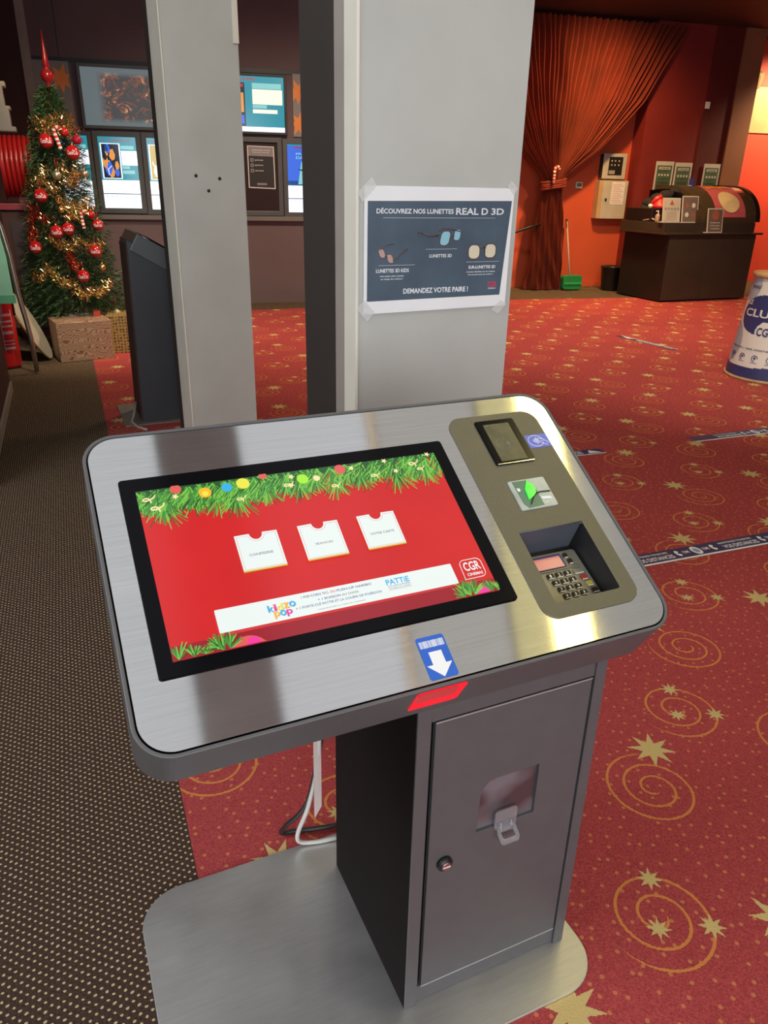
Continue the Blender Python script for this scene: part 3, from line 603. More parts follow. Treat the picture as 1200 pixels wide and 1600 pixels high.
def pic_listing(style):
    def f(q, x0, x1, z0, z1, h):
        w_ = x1-x0; H_ = z1-z0; X = lambda t: x0+t*w_; Z = lambda t: z0+t*H_; e_ = .002
        rect(q, x0, x1, Z(0), Z(.40), h+e_, 1); rect(q, x0, x1, Z(.20), Z(.212), h+2*e_, 5)
        for i in range(7): rect(q, X(.06+.13*i), X(.11+.13*i), Z(.165), Z(.172), h+2*e_, 0)
        for i in range(4): rect(q, X(.05), X(.95), Z(.26+.03*i), Z(.264+.03*i), h+2*e_, 3)
        if style == 3:
            rect(q, X(0), X(1), Z(.40), Z(.98), h+e_, 7); q.text('PROJET', X(.25), Z(.84), X(.75), Z(.88), h+3*e_, 2); q.text('DANSE', X(.25), Z(.79), X(.75), Z(.83), h+3*e_, 2)
            q.flat([(X(.3), Z(.42)), (X(.7), Z(.42)), (X(.6), Z(.75)), (X(.4), Z(.75))], h+3*e_, 2)
            q.flat([(X(.47), Z(.45)), (X(.53), Z(.45)), (X(.55), Z(.66)), (X(.45), Z(.66))], h+4*e_, 5); q.flat(circle(X(.5), Z(.69), .016, 12), h+4*e_, 5); q.flat([(X(.28), Z(.64)), (X(.72), Z(.64)), (X(.55), Z(.61)), (X(.45), Z(.61))], h+4*e_, 5)
            rect(q, X(0), X(1), Z(.40), Z(.47), h+2*e_, 8); rect(q, X(.2), X(.8), Z(.945), Z(.965), h+3*e_, 4); return
        q.text('LA SURPRISE', X(.05), Z(.94), X(.86), Z(.965), h+2*e_, 4)
        rect(q, X(.04), X(.56), Z(.42), Z(.91), h+e_, 1); rect(q, X(.07), X(.53), Z(.43), Z(.90), h+2*e_, 9 if style == 2 else 5)
        rr = random.Random(style*5)
        cols = (6, 9, 3, 9) if style == 2 else (6, 7, 5, 8, 6)
        for i in range(16):
            cx = X(.14+.32*rr.random()); cz = Z(.47+.38*rr.random()); s_ = .02+.03*rr.random()
            q.flat([(cx+s_*.8*cos(a), cz+s_*1.6*sin(a)) for a in (0, 1.2, 2.2, 3.3, 4.4, 5.5)], h+(3+i*.1)*e_, rr.choice(cols))
        q.tube([(X(.22), Z(.47), h+5*e_), (X(.20), Z(.55), h+5*e_), (X(.30), Z(.6), h+5*e_)], .004, 4, 1)
        rect(q, X(.58), X(.93), Z(.83), Z(.88), h+2*e_, 2); rect(q, X(.58), X(1), Z(.61), Z(.81), h+2*e_, 1); rect(q, X(.58), X(.78), Z(.56), Z(.60), h+2*e_, 2); rect(q, X(.58), X(.9), Z(.49), Z(.54), h+2*e_, 2)
    return f
case('display_case', -2.30, -1.865, 1.15, 2.07, 'lit programme case half hidden behind the Christmas tree', 'display case', 'lower row of display cases', .05, .05, pic_listing(1), SM)
case('display_case', -1.855, -1.285, 1.14, 2.08, 'lit programme case with dark fighting film poster right of the tree', 'display case', 'lower row of display cases', .062, .05, pic_listing(1), SM)
case('display_case', -1.28, -.72, 1.13, 2.08, 'lit programme case with golden film poster cut off by the left column', 'display case', 'lower row of display cases', .062, .05, pic_listing(2), SM)
case('display_case', .475, 1.05, 1.12, 2.06, 'lit programme case with blue concert film poster cut off by the dark column side', 'display case', 'lower row of display cases', .06, .05, pic_listing(3), SM)
def pic_tv2(q, x0, x1, z0, z1, h):
    w_ = x1-x0; H_ = z1-z0; X = lambda t: x0+t*w_; Z = lambda t: z0+t*H_; e_ = .002
    rect(q, X(0), X(1), Z(0), Z(.09), h+e_, 1); q.text('SHOCKERS', X(.38), Z(.92), X(.68), Z(.97), h+e_, 4)
    rect(q, X(.40), X(.555), Z(.10), Z(.88), h+e_, 5); rect(q, X(.42), X(.54), Z(.35), Z(.7), h+2*e_, 6); rect(q, X(.42), X(.54), Z(.8), Z(.86), h+2*e_, 4); rect(q, X(.42), X(.54), Z(.14), Z(.3), h+2*e_, 7)
    rect(q, X(.64), X(.97), Z(.78), Z(.88), h+e_, 2); rect(q, X(.64), X(.98), Z(.50), Z(.77), h+e_, 3); rect(q, X(.64), X(.8), Z(.43), Z(.49), h+e_, 2); rect(q, X(.64), X(.92), Z(.34), Z(.41), h+e_, 3)
case('wall_screen', -.62, .545, 2.10, 2.78, 'teal wall screen with film listing seen between the two grey columns', 'screen', 'upper wall screens', .03, .06, pic_tv2, SM, M_blkm)
# fiery screen
fm_, nt, p = newmat('fiery_picture'); co = objco(nt, (5, 5, 6)); n1 = noise(nt, 1.2, 6, co, .65); p.inputs['Roughness'].default_value = .4
n1.inputs['Distortion'].default_value = 2.2
sp = nt.nodes.new('ShaderNodeSeparateXYZ'); nt.links.new(objco(nt), sp.inputs[0])
r_ = nt.nodes.new('ShaderNodeValToRGB'); nt.links.new(n1.outputs[0], r_.inputs[0]); el = r_.color_ramp.elements
el[0].position = .50; el[0].color = (.055, .058, .062, 1); el[1].position = .69; el[1].color = (1.0, .68, .38, 1); a_ = el.new(.60); a_.color = (.30, .09, .045, 1)
cx = (NX(nt, sp.outputs[0])-.12)/.50; cz = (NX(nt, sp.outputs[2])-.34)/.27; dd = cx.abs().max(cz.abs()); msk = ((dd*-1+1)*5)._m('MINIMUM', 1.0)._m('MAXIMUM', 0.0)
mx = nt.nodes.new('ShaderNodeMix'); mx.data_type = 'RGBA'; nt.links.new(msk.s, mx.inputs[0]); mx.inputs[6].default_value = (.12, .155, .165, 1); nt.links.new(r_.outputs[0], mx.inputs[7])
p.inputs['Base Color'].default_value = (.03, .03, .03, 1); nt.links.new(mx.outputs[2], p.inputs['Emission Color']); p.inputs['Emission Strength'].default_value = .9
case('wall_screen', -1.935, -.77, 2.10, 2.79, 'grey wall screen with fiery orange film picture left of the left column', 'screen', 'upper wall screens', .035, .07, lambda *a: None, [fm_])
# dark case with notice
e = case('notice_case', -.72, .465, 1.13, 2.07, 'dark display case with a printed contact notice taped inside', 'display case', 'lower row of display cases', .06, .05, lambda *a: None, [paint('dark_glass', (.03, .015, .016), .5, spec=.2)])
W1n = lambda x, z, y: W1(x, -.03-y, z)
p = MB(W1n).prism([(.02, 1.47), (.37, 1.46), (.365, 1.965), (.02, 1.97)], 0, .003, 0); p.flat([(.032, 1.482), (.358, 1.472), (.353, 1.85), (.032, 1.855)], .004, 1); p.flat([(.032, 1.858), (.353, 1.853), (.353, 1.955), (.032, 1.96)], .004, 2)
p.text('RETROUVEZ TOUTES', .08, 1.91, .31, 1.925, .006, 0); p.text('NOS ACTUALITÉS', .09, 1.885, .30, 1.90, .006, 0)
for i, z in enumerate((1.80, 1.74, 1.675)):
    p.flat(rrect(.055, z-.02, .098, z+.022, .008, 3) if i != 1 else circle(.077, z, .023, 14), .006, 2); p.flat(circle(.077, z, .010, 10), .007, 1); p.text('cgrcinemas', .11, z-.008, .22, z+.010, .006, 0)
p.flat(rrect(.13, 1.505, .26, 1.53, .01, 3), .006, 2)
o = p.build('printed_notice', [M_white, M_black_t, M_grey_t], fix=False); tag(o, 'white edged black notice with round icons inside the dark display case', 'notice')
struct('trim_4', MB(W1).box(-2.35, 1.6, -.07, 0, 1.07, 1.125), M_frame2)
struct('trim_5', MB(W1).box(-2.42, 1.9, -.012, 0, 2.79, 2.84), M_blkm)
# star panels
M_panel = paint('grey_panel', (.24, .24, .23), .5, .04, 3); M_ors = paint('orange_vinyl', (.85, .28, .05), .5)
for nm, x0, x1, stars, lb in (('star_panel', -2.42, -2.02, ((-2.12, 2.62, .16, .3), (-2.34, 2.36, .12, .9), (-2.10, 2.17, .11, .2)), 'grey panel with orange stars behind the top of the Christmas tree'),
                              ('star_panel', .63, 1.2, ((.70, 2.60, .15, .2), (.71, 2.24, .15, .5)), 'grey panel with two orange stars cut off by the dark column side')):
    e = wroot(nm, W1, radians(14.5), (x0+x1)/2, 2.09, lb, 'wall panel', 'orange star panels')
    x0 -= (xm := (x0+x1)/2); x1 -= xm
    MB().box(x0, x1, -.02, 0, 0, .71).build('panel_board', M_panel, e)
    for sx, sz, s_, a0 in stars:
        pts = star(sx-xm, sz-2.09, s_, s_*.46, 7, a0, .25); pts = [(min(max(x, x0), x1), z) for x, z in pts]
        MB(lambda x, z, y: (x, -.021-y, z)).add([(x, z, 0) for x, z in pts]+[(sx-xm, sz-2.09, 0)], [(i, (i+1) % 14, 14) for i in range(14)], 0).build('orange_star', M_ors, e, label='orange pointed star', fix=False)

# ------------------------------------------------------------------ Christmas tree
TX = Vector((-3.05, 7.50, 0))
tv = Vector((TX.x, TX.y, 0)).normalized(); th_ = Vector((tv.y, -tv.x, 0))       # away / to the right as seen from the entrance
tree = empty('christmas_tree', tuple(TX), 0, 'tall narrow green Christmas tree hung with red baubles and gold tinsel', 'christmas tree')
def trad(z):
    pts = ((.28, .34), (.42, .47), (.60, .49), (.9, .40), (1.4, .31), (1.8, .235), (1.98, .19), (2.15, .12), (2.30, .03))
    for (z0, r0), (z1, r1_) in zip(pts, pts[1:]):
        if z <= z1: return r0+(r1_-r0)*max(0, (z-z0)/(z1-z0))
    return .02
gm1 = paint('fir_green', (.032, .085, .025), .6, .3, 30); gm2 = paint('fir_light', (.085, .16, .05), .6, .3, 30)
fo = MB(); rt_ = random.Random(5)
for i in range(900):
    z = .36+1.90*(1-(1-i/620.)**.75) if False else .36+1.92*(i/900.)**1.15
    a = i*2.39996; Rr = trad(z)*(.80+.28*rt_.random()); z0 = z+.07*Rr/.4
    p0 = Vector((0, 0, z0)); p1 = Vector((cos(a)*Rr, sin(a)*Rr, z-.10*Rr)); d_ = (p1-p0); L_ = d_.length
    n_ = int(16+85*L_)
    for k in range(n_):
        t = .25+.77*rt_.random(); q = p0+d_*t; q.z -= .12*L_*t*t
        dv = Vector((rt_.gauss(0, 1), rt_.gauss(0, 1), rt_.gauss(0, .8))).normalized()*.7+d_.normalized()*.9
        dv = dv.normalized()*(.035+.025*rt_.random()); sd = dv.cross(Vector((rt_.random(), rt_.random(), rt_.random()))).normalized()*.0032
        fo.add([tuple(q-sd), tuple(q+sd), tuple(q+dv+sd*.4), tuple(q+dv-sd*.4)], [(0, 1, 2, 3)], 0 if rt_.random() < .68 else 1)
fo.build('fir_needles', [gm1, gm2], tree, fix=False)['kind'] = 'stuff'
MB().tube([(0, 0, .12), (0, 0, 1.2), (0, 0, 2.28)], [.028, .02, .006], 8).build('trunk', paint('bark', (.07, .035, .02), .8), tree)
tl = MB()
for k in range(3): a = k*2.09+.4; tl.tube([(0, 0, .16), (cos(a)*.22, sin(a)*.22, .012)], .012, 6)
tl.build('stand', M_blkm, tree)
M_rb = paint('red_bauble', (.42, .010, .012), .14, .05, 4, coat=.6); M_rd = paint('dark_red_bauble', (.32, .01, .03), .15, coat=.5); M_gold = paint('gold_bauble', (.75, .50, .18), .25, metal=.9); M_cap = paint('gold_cap', (.8, .6, .25), .3, metal=1)
top = MB(); top.lathe([(.022, 0), (.018, .08), (.014, .10), (.045, .12), (.058, .155), (.045, .19), (.018, .21), (.030, .225), (.026, .27), (.012, .38), (.002, .50)], (0, 0, 0), 20)
o = top.build('tree_topper', paint('topper_red', (.28, .012, .012), .18), loc=tuple(TX+th_*.02+Vector((0, 0, 2.20)))); tag(o, 'red glass spire topper on the tip of the Christmas tree', 'tree topper')
def tp3(x, z, d_): return TX+th_*x-tv*d_+Vector((0, 0, z))
def bauble(x, z, r, mat, label, text=None, group='red baubles on the tree', strd=.07):
    d_ = max(.06, sqrt(max(.0004, (trad(z)+.03)**2-x*x)))
    P_ = tp3(x, z, d_); e = empty('bauble', tuple(P_), math.atan2(th_.y, th_.x), label, 'bauble', group)
    MB().ball((0, 0, 0), r, 0, 20).build('glass_ball', mat, e)
    c_ = MB(); c_.lathe([(.010, 0), (.010, .012), (.004, .016)], (0, 0, r-.003), 10, 0); c_.tube([(0, 0, r+.012), (0, 0, r+strd)], .0025, 5, 1); c_.build('cap', [M_cap, M_rb], e)
    if text:
        f = lambda x_, z_, y_: (r*1.02*sin(x_/r)*cos(z_/r), -r*1.02*cos(x_/r)*cos(z_/r), r*1.02*sin(z_/r))
        MB(f).text(text, -r*.75, -r*.28, r*.75, r*.28, 0).build('lettering', M_white, e, fix=False, label='white script lettering')
for x, z, r, t, lb in ((-.065, 1.828, .062, 'Coca-Cola', 'red bauble with white lettering, upper left of the tree beside the hose reel'), (.14, 1.744, .062, 'Coca-Cola', 'red bauble with white lettering on the upper right side of the tree'),
                       (-.172, 1.388, .060, 'Coca-Cola', 'red bauble on the left edge halfway up the tree'), (-.084, 1.092, .058, 'Coca-Cola', 'left of two red baubles hanging side by side'), (.014, 1.118, .054, 'Coca-Cola', 'right of two red baubles hanging side by side'),
                       (.087, .718, .056, 'Coca-Cola', 'lowest red bauble, above the gold tinsel at the tree foot'), (-.28, .957, .058, 'Coca-Cola', 'red bauble at the far left edge of the lower tree'), (.22, .925, .056, 'Coca-Cola', 'red bauble low on the right side of the tree'),
                       (.275, 1.146, .050, 'Coca-Cola', 'red bauble on the right edge at middle height'), (.225, 1.235, .036, None, 'small red and white bauble on the right edge above the middle')):
    bauble(x, z, r, M_rb, lb, t)
bauble(.095, 1.908, .038, M_rb, 'small plain red bauble near the top of the tree'); bauble(.192, 1.850, .040, M_rd, 'dark crimson bauble on the upper right edge of the tree')
M_silv = paint('silver_gold_bauble', (.55, .48, .33), .3, metal=.8)
for x, z, r, m_, lb in ((-.017, 1.557, .040, M_silv, 'dull champagne bauble in the middle of the upper tree'), (.217, 1.572, .036, M_silv, 'champagne bauble on the right edge of the upper tree'), (.263, .783, .032, M_gold, 'small gold bauble low on the right of the tree'), (-.021, 1.275, .028, M_gold, 'small bright gold bauble in the tree centre'), (.345, .353, .034, paint('pearl_bauble', (.6, .45, .32), .3), 'pearl bauble hanging lowest at the right foot of the tree')):
    bauble(x, z, r, m_, lb, None, 'gold and pale baubles on the tree', .10)
M_cane_w = paint('cane_white', (.7, .66, .6), .4); M_cane_r = paint('cane_red', (.55, .02, .02), .4)
def cane(P_, s, yaw, lean, label, group):
    m = MB(); pts = []
    for i in range(26):
        t = i/25
        if t < .62: x, z = 0, t/.62*.70
        else: a = pi*(t-.62)/.38; x, z = .14-.14*cos(a), .70+.14*sin(a)
        pts.append((x, z))
    cl_, sl_ = cos(lean), sin(lean)
    pts = [((x*cl_-z*sl_)*s, 0, (x*sl_+z*cl_)*s) for x, z in pts]
    for i in range(25): m.tube([pts[i], pts[i+1]], .085*s, 8, (i//2) % 2)
    o = m.build('candy_cane', [M_cane_w, M_cane_r], loc=tuple(P_)); o.rotation_euler = (0, 0, yaw); tag(o, label, 'candy cane', group); return o
cane(tp3(.045, 1.77, trad(1.8)+.03), .20, math.atan2(th_.y, th_.x), .25, 'red and white candy cane near the top of the tree', 'candy canes')
cane(tp3(.150, 1.12, trad(1.2)+.01), .17, math.atan2(th_.y, th_.x), .1, 'red and white candy cane at middle height of the tree', 'candy canes')
def tinsel(segs, mats, label, n=520, spread=.035, seed=1):
    m = MB(); r_2 = random.Random(seed)
    for (x0, z0), (x1, z1) in segs:
        for k in range(int(n*math.hypot(x1-x0, z1-z0)/.3)):
            t = r_2.random(); x = x0+(x1-x0)*t; z = z0+(z1-z0)*t-.05*sin(pi*t)
            d_ = sqrt(max(.0016, trad(z)**2*1.05-x*x))+.02
            q = tp3(x+r_2.gauss(0, spread*.55), z+r_2.gauss(0, spread*.6), d_+r_2.gauss(0, spread*.5))
            dv = Vector((r_2.gauss(0, 1), r_2.gauss(0, 1), r_2.gauss(0, 1))).normalized()*(.018+.02*r_2.random()); sd = dv.orthogonal().normalized()*.0022
            m.add([tuple(q-sd), tuple(q+sd), tuple(q+dv+sd), tuple(q+dv-sd)], [(0, 1, 2, 3)], 0 if r_2.random() < .8 else 1)
    o = m.build('tinsel_garland', mats, fix=False); tag(o, label, 'tinsel', 'tinsel garlands'); return o
M_tg = paint('gold_tinsel', (.90, .68, .30), .22, .2, 30, metal=1); M_tb = paint('pale_tinsel', (1, .9, .65), .12, metal=1); M_tr = paint('red_tinsel', (.45, .03, .02), .25, metal=.8)
tinsel([((-.15, 2.0), (.10, 2.06)), ((-.13, 1.93), (.14, 1.98)), ((.05, 1.93), (.22, 1.95))], [M_tg, M_tb], 'gold tinsel around the top of the tree', 420, .035, 2)
tinsel([((-.16, 1.60), (-.05, 1.45)), ((.0, 1.64), (.20, 1.58)), ((.05, 1.50), (.17, 1.62)), ((-.22, 1.5), (-.1, 1.62))], [M_tg, M_tb], 'gold tinsel across the middle of the tree', 420, .04, 3)
tinsel([((-.02, 1.34), (.24, 1.30)), ((.02, 1.22), (.2, 1.38)), ((-.05, 1.42), (.10, 1.32))], [M_tg, M_tb], 'gold tinsel below the middle of the tree', 380, .04, 4)
tinsel([((-.20, .80), (0, .66)), ((0, .66), (.10, .56)), ((-.33, .72), (-.2, .80)), ((.12, .60), (.32, .66))], [M_tg, M_tb], 'gold tinsel along the bottom of the tree', 480, .032, 5)
tinsel([((-.16, 1.08), (-.02, .99)), ((-.02, .99), (.08, 1.03)), ((.08, 1.03), (.3, 1.0))], [M_tg, M_tb], 'short gold tinsel beside the paired red baubles', 360, .035, 6)
tinsel([((-.27, 1.28), (-.30, 1.0)), ((-.25, 1.3), (-.14, 1.2)), ((-.02, .95), (.05, .80))], [M_tr, M_tg], 'red and gold tinsel down the left side of the tree', 420, .035, 7)

# ------------------------------------------------------------------ things at the tree foot
gp, nt, p = newmat('patterned_paper'); co = objco(nt, (9, 9, 12)); wv = nt.nodes.new('ShaderNodeTexWave'); wv.wave_type = 'RINGS'; wv.inputs['Scale'].default_value = 1.3; wv.inputs['Distortion'].default_value = 22; wv.inputs['Detail'].default_value = 1.2
nt.links.new(co, wv.inputs['Vector']); rr_ = ramp(nt, wv.outputs['Fac'], (.40, .27, .17), (.20, .085, .05), .62, .74); nt.links.new(rr_.outputs[0], p.inputs['Base Color']); p.inputs['Roughness'].default_value = .5
gt = math.atan2(th_.y, th_.x)+.02
e = empty('gift_box', (-2.950, 6.72, 0), gt+.16, 'large box wrapped in tan scroll-patterned paper in front of the tree', 'gift box', 'wrapped presents')
MB().box(0, .48, 0, .36, 0, .355).build('wrapped_box', gp, e, .008)
MB().box(.0, .49, .19, .205, .356, .358).build('paper_seam', paint('tan_tape', (.38, .26, .17), .4), e)
dp, nt, p = newmat('gold_dot_paper'); co = objco(nt); vo = nt.nodes.new('ShaderNodeTexVoronoi'); vo.inputs['Scale'].default_value = 36; vo.inputs['Randomness'].default_value = .3; nt.links.new(co, vo.inputs['Vector'])
rr_ = ramp(nt, vo.outputs['Distance'], (.05, .03, .02), (.34, .22, .06), .30, .36); nt.links.new(rr_.outputs[0], p.inputs['Base Color']); p.inputs['Roughness'].default_value = .35
e = empty('gift_box', (-2.66, 7.17, 0), gt-.1, 'dark-spotted gold gift box right of the tan box', 'gift box', 'wrapped presents')
MB().box(0, .28, 0, .3, 0, .36).build('wrapped_box', dp, e, .006); MB().box(-.002, .012, -.002, .302, 0, .362).build('gold_edge', M_gold, e)
MB().box(0, .26, 0, .28, .0, .30).build('cardboard_box', paint('brown_card', (.16, .085, .04), .7), loc=(-3.27, 7.42, 0))
o = bpy.data.objects['cardboard_box']; o.rotation_euler = (0, 0, gt); tag(o, 'plain brown carton under the left side of the tree', 'box')
o = MB().box(-.09, .09, 0, .12, .0, .36).build('gift_box', paint('silver_paper', (.45, .44, .46), .35)); o.location = (-2.92, 7.20, 0); o.rotation_euler = (0, 0, gt+.3); tag(o, 'pale grey wrapped parcel under the tree behind the tan box', 'gift box', 'wrapped presents')
o = MB().box(-.03, .03, 0, .1, .0, .40).build('gift_box', paint('red_paper', (.45, .04, .03), .5)); o.location = (-2.72, 7.12, 0); o.rotation_euler = (0, 0, gt); tag(o, 'narrow red parcel between the tan and gold boxes', 'gift box', 'wrapped presents')
# leaning oval board
e = empty('oval_board', (-3.10, 6.86, .0), gt, 'cream oval board with gold rim leaning left of the tan gift box', 'board')
OT = lambda x, z, y: (-.005-.30*(z/.62)+y*.9+.30*x+.02*sin(3*z), x, z+.015)
MB(OT).prism([(.16*cos(t), .31+.31*sin(t)) for t in [2*pi*i/40 for i in range(40)]], 0, .015).build('board', paint('cream_board', (.42, .38, .30), .5), e)
MB(lambda x, z, y: OT(x, z, y)).tube([(.163*cos(t), .31+.313*sin(t), .008) for t in [2*pi*i/40 for i in range(41)]], .008, 6).build('gold_rim', M_gold, e)
# extinguisher
P_ = AC(-.60, 7.30); e = empty('fire_extinguisher', P_, gt, 'red fire extinguisher standing at the left edge below the mint sign', 'fire extinguisher')
MB().lathe([(.10, 0), (.105, .02), (.105, .60), (.09, .66), (.05, .70), (.03, .72)], (0, 0, .01), 32).build('cylinder', paint('extinguisher_red', (.50, .012, .015), .28, coat=.5), e)
m = MB(); m.lathe([(.02, 0), (.02, .05)], (0, 0, .73), 12); m.box(-.02, .09, -.012, .012, .78, .80); m.tube([(0, 0, .76), (.07, -.05, .72), (.11, -.06, .6), (.11, -.05, .45)], .010, 8); m.build('valve', M_blkm, e)
cf = lambda r: (lambda x, z, y: (r*sin(x/r), -r*cos(x/r), z))
m = MB(cf(.1065))
for z0, h_ in ((.45, .03), (.40, .02), (.36, .02), (.30, .035), (.24, .012), (.21, .012), (.17, .03)):
    m.text('EXTINCTEUR' if h_ > .025 else 'EAU PULVERISEE', .0, z0, .085, z0+h_*.7, 0)
m.tube([(0-.004, .15, 0), (.092, .15, 0), (.092, .50, 0), (-.004, .50, 0), (-.004, .15, 0)], .0015, 4)
m.build('label_print', M_white, e, fix=False, label='white instruction print')
# mint sign on chrome rim
e = empty('mint_sign', AC(-.45, 6.95), gt, 'mint green rounded sign with chrome rim standing at the left edge', 'sign')
FT = lambda x, z, y: (x, y, z)
MB(FT).prism([(-.5, .65), (.0, .65), (-.005, .95), (-.03, 1.17), (-.07, 1.29), (-.14, 1.38), (-.26, 1.44), (-.5, 1.46)], 0, .03).build('mint_panel', paint('mint_paint', (.22, .50, .36), .35), e, .004)
MB(FT).prism([(-.5, .59), (.01, .59), (.01, .65), (-.5, .65)], -.006, .036).build('bottom_band', paint('jade_band', (.08, .32, .19), .4), e)
MB().tube([(x, .015, z) for x, z in ((.08, .02), (.075, .30), (.06, .46), (.035, .66), (.02, .95), (-.01, 1.18), (-.06, 1.31), (-.14, 1.41), (-.27, 1.47), (-.5, 1.49))], .020, 10).build('chrome_rim', paint('aged_chrome', (.50, .47, .40), .3, metal=.9), e)
# hose reel on its cabinet
e = empty('hose_cabinet', AC(-.50, 8.70), TH, 'dark red cabinet under the hose reel at the left edge', 'cabinet')
MB().box(-.05, .26, .0, .45, 0, 1.24).build('cabinet_body', M_maroon, e, .005); MB().box(-.06, .28, -.03, .46, 1.24, 1.30).build('red_top', paint('hose_red_dark', (.22, .015, .02), .4), e, .004); MB().box(.02, .22, -.006, .0, .1, 1.15).build('cabinet_door', paint('dark_door', (.035, .02, .022), .5), e)
e = empty('hose_reel', AC(-.47, 8.92, 1.30), TH, 'red fire hose reel with coiled hose left of the tree', 'hose reel')
M_hose = paint('hose_red', (.34, .012, .012), .3, .08, 6)
m = MB()
for i in range(7): m.tube([(.01+.042*i, .265*cos(t), .33+.265*sin(t)) for t in [2*pi*k/40 for k in range(41)]], .0215, 8)
m.build('hose_coil', M_hose, e, fix=False)
m = MB(); m.lathe([(.24, 0), (.24, .30)], (0, 0, .33), 32, axis='x'); m.lathe([(.30, -.012), (.30, 0)], (0, 0, .33), 40, axis='x'); m.lathe([(.29, .30), (.29, .312)], (0, 0, .33), 40, axis='x'); m.box(.10, .2, -.06, .06, 0, .12)
m.build('drum', paint('drum_red', (.25, .01, .012), .35), e)
MB().lathe([(.25, .313), (.28, .320), (.25, .322)], (0, 0, .33), 40, axis='x').build('white_ring', M_white, e)
# cream bracket box
e = empty('wall_box', AC(-.53, 6.05, 1.79), TH, 'cream stepped wall box high on the left edge above the hose reel', 'wall box')
MB(lambda x, z, y: (x, y, z)).prism([(-.02, .02), (.325, .02), (.325, .05), (.30, .05), (.30, .15), (.31, .15), (.31, .17), (.28, .17), (.28, .28), (.30, .28), (.30, .31), (-.02, .31)], 0, .12).build('box_body', paint('cream_plastic', (.42, .34, .24), .5), e, .004)

# ------------------------------------------------------------------ curtain, boxes and posters on the far right
def curtain():
    e = empty('curtain', W2(.38, -.38, 0), radians(16), 'tall orange-red stage curtain gathered and tied against the orange wall', 'curtain')
    RE = ((3.84, 2.06), (2.80, 1.42), (2.40, 1.05), (2.105, .74), (1.90, .44), (1.77, .26), (1.68, .18), (1.62, .175), (1.3, .22), (.9, .26), (.45, .30), (.2, .33), (.02, .36))
    def ed(z):
        for (z0, a), (z1, b_) in zip(RE, RE[1:]):
            if z >= z1: return b_+(a-b_)*(z-z1)/(z0-z1)
        return .36
    NU, NV = 760, 90; m = MB(); rr = random.Random(4); ph = [rr.random()*6 for _ in range(6)]
    vs = []
    for j in range(NV+1):
        z = 3.84-(3.82)*(j/NV); hw = ed(z); k = min(1, hw/1.2)
        for i in range(NU+1):
            s_ = i/NU*2-1; lw = hw*(1 if s_ > 0 else .88)
            fr = 38; A = .014+.065*k
            y = A*sin(fr*pi*s_+.7*sin(5*s_+ph[0]))+.3*A*sin(11*pi*s_+ph[1]+z)+(.02*sin(z*9+s_*7) if z < 1.5 else 0)
            if z < .9: y += .05*sin(z*14+s_*9+ph[2])*(.9-z)/.9*abs(sin(s_*4)); 
            y -= .10*(1-k)*(1-s_*s_)
            vs.append((s_*lw+.008*sin(z*7+s_*20), y, z))
    fs = [(j*(NU+1)+i, j*(NU+1)+i+1, (j+1)*(NU+1)+i+1, (j+1)*(NU+1)+i) for j in range(NV) for i in range(NU)]
    m.add(vs, fs, 0, True)
    cm_, nt, p = newmat('red_velvet'); n = noise(nt, 3, 3, objco(nt)); r_ = ramp(nt, n.outputs[0], (.13, .012, .006), (.21, .021, .009)); nt.links.new(r_.outputs[0], p.inputs['Base Color'])
    p.inputs['Roughness'].default_value = .8; p.inputs['Sheen Weight'].default_value = .25; p.inputs['Sheen Tint'].default_value = (1, .3, .1, 1)
    m.build('drape', cm_, e, fix=False)
    b_ = MB(); pts = [(.20*cos(t), -.06+.11*sin(t), 1.60+.03*cos(t)) for t in [2*pi*k/30 for k in range(31)]]
    for dz in (-.045, -.015, .015, .045): b_.tube([(x, y, z+dz+.003*sin(x*21+dz*90)) for x, y, z in pts], .019, 8)
    b_.build('tieback', cm_, e, fix=False)
curtain()
cane(Vector(W2(.30, -.60, 1.62)), .27, radians(16), .0, 'large red and white candy cane stuck in the curtain tie', 'candy canes')
def w2box(name, x0, x1, z0, z1, d_, label, cat): return wroot(name, W2, radians(16), x0, z0, label, cat)
e = w2box('alarm_panel', 1.40, 1.83, 1.70, 2.09, .12, 'grey alarm panel with dark window mounted above the key cabinet', 'alarm panel')
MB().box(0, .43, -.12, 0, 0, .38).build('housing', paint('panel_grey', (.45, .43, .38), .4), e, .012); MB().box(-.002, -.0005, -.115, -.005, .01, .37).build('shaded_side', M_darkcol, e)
MB().box(.10, .35, -.124, -.119, .06, .33).build('dark_window', M_blkm, e); MB().box(.11, .22, -.128, -.123, .075, .13).build('status_label', M_beige, e)
M_led = paint('pale_leds', (.6, .5, .4), .4)
for x in (.14, .2, .27):
    for z in (.2, .26): MB().box(x, x+.02, -.128, -.123, z, z+.02).build('indicator_light', M_led, e)
e = w2box('key_cabinet', 1.36, 1.89, 1.10, 1.68, .15, 'beige metal wall cabinet with a paper list taped on its door', 'wall cabinet')
MB().box(0, .52, -.15, 0, 0, .58).build('cabinet_body', paint('cabinet_beige', (.50, .33, .17), .45), e, .006); d_ = MB().box(.06, .52, -.165, -.15, 0, .58).build('door', paint('cabinet_door_grey', (.48, .45, .38), .4), e, .003)
MB().box(.12, .15, -.175, -.165, .27, .31).build('lock', M_blkm, d_); m = MB(); m.box(.22, .46, -.168, -.165, .22, .56, 0)
for i in range(11): m.box(.24, .44-.03*(i % 3), -.1695, -.168, .25+.027*i, .256+.027*i, 1)
m.build('paper_list', [M_white, paint('pink_ink', (.5, .2, .2), .6)], d_)
e = w2box('thermostat', 1.0, 1.12, 1.55, 1.65, .03, 'small white thermostat on the orange wall beside the curtain', 'thermostat')
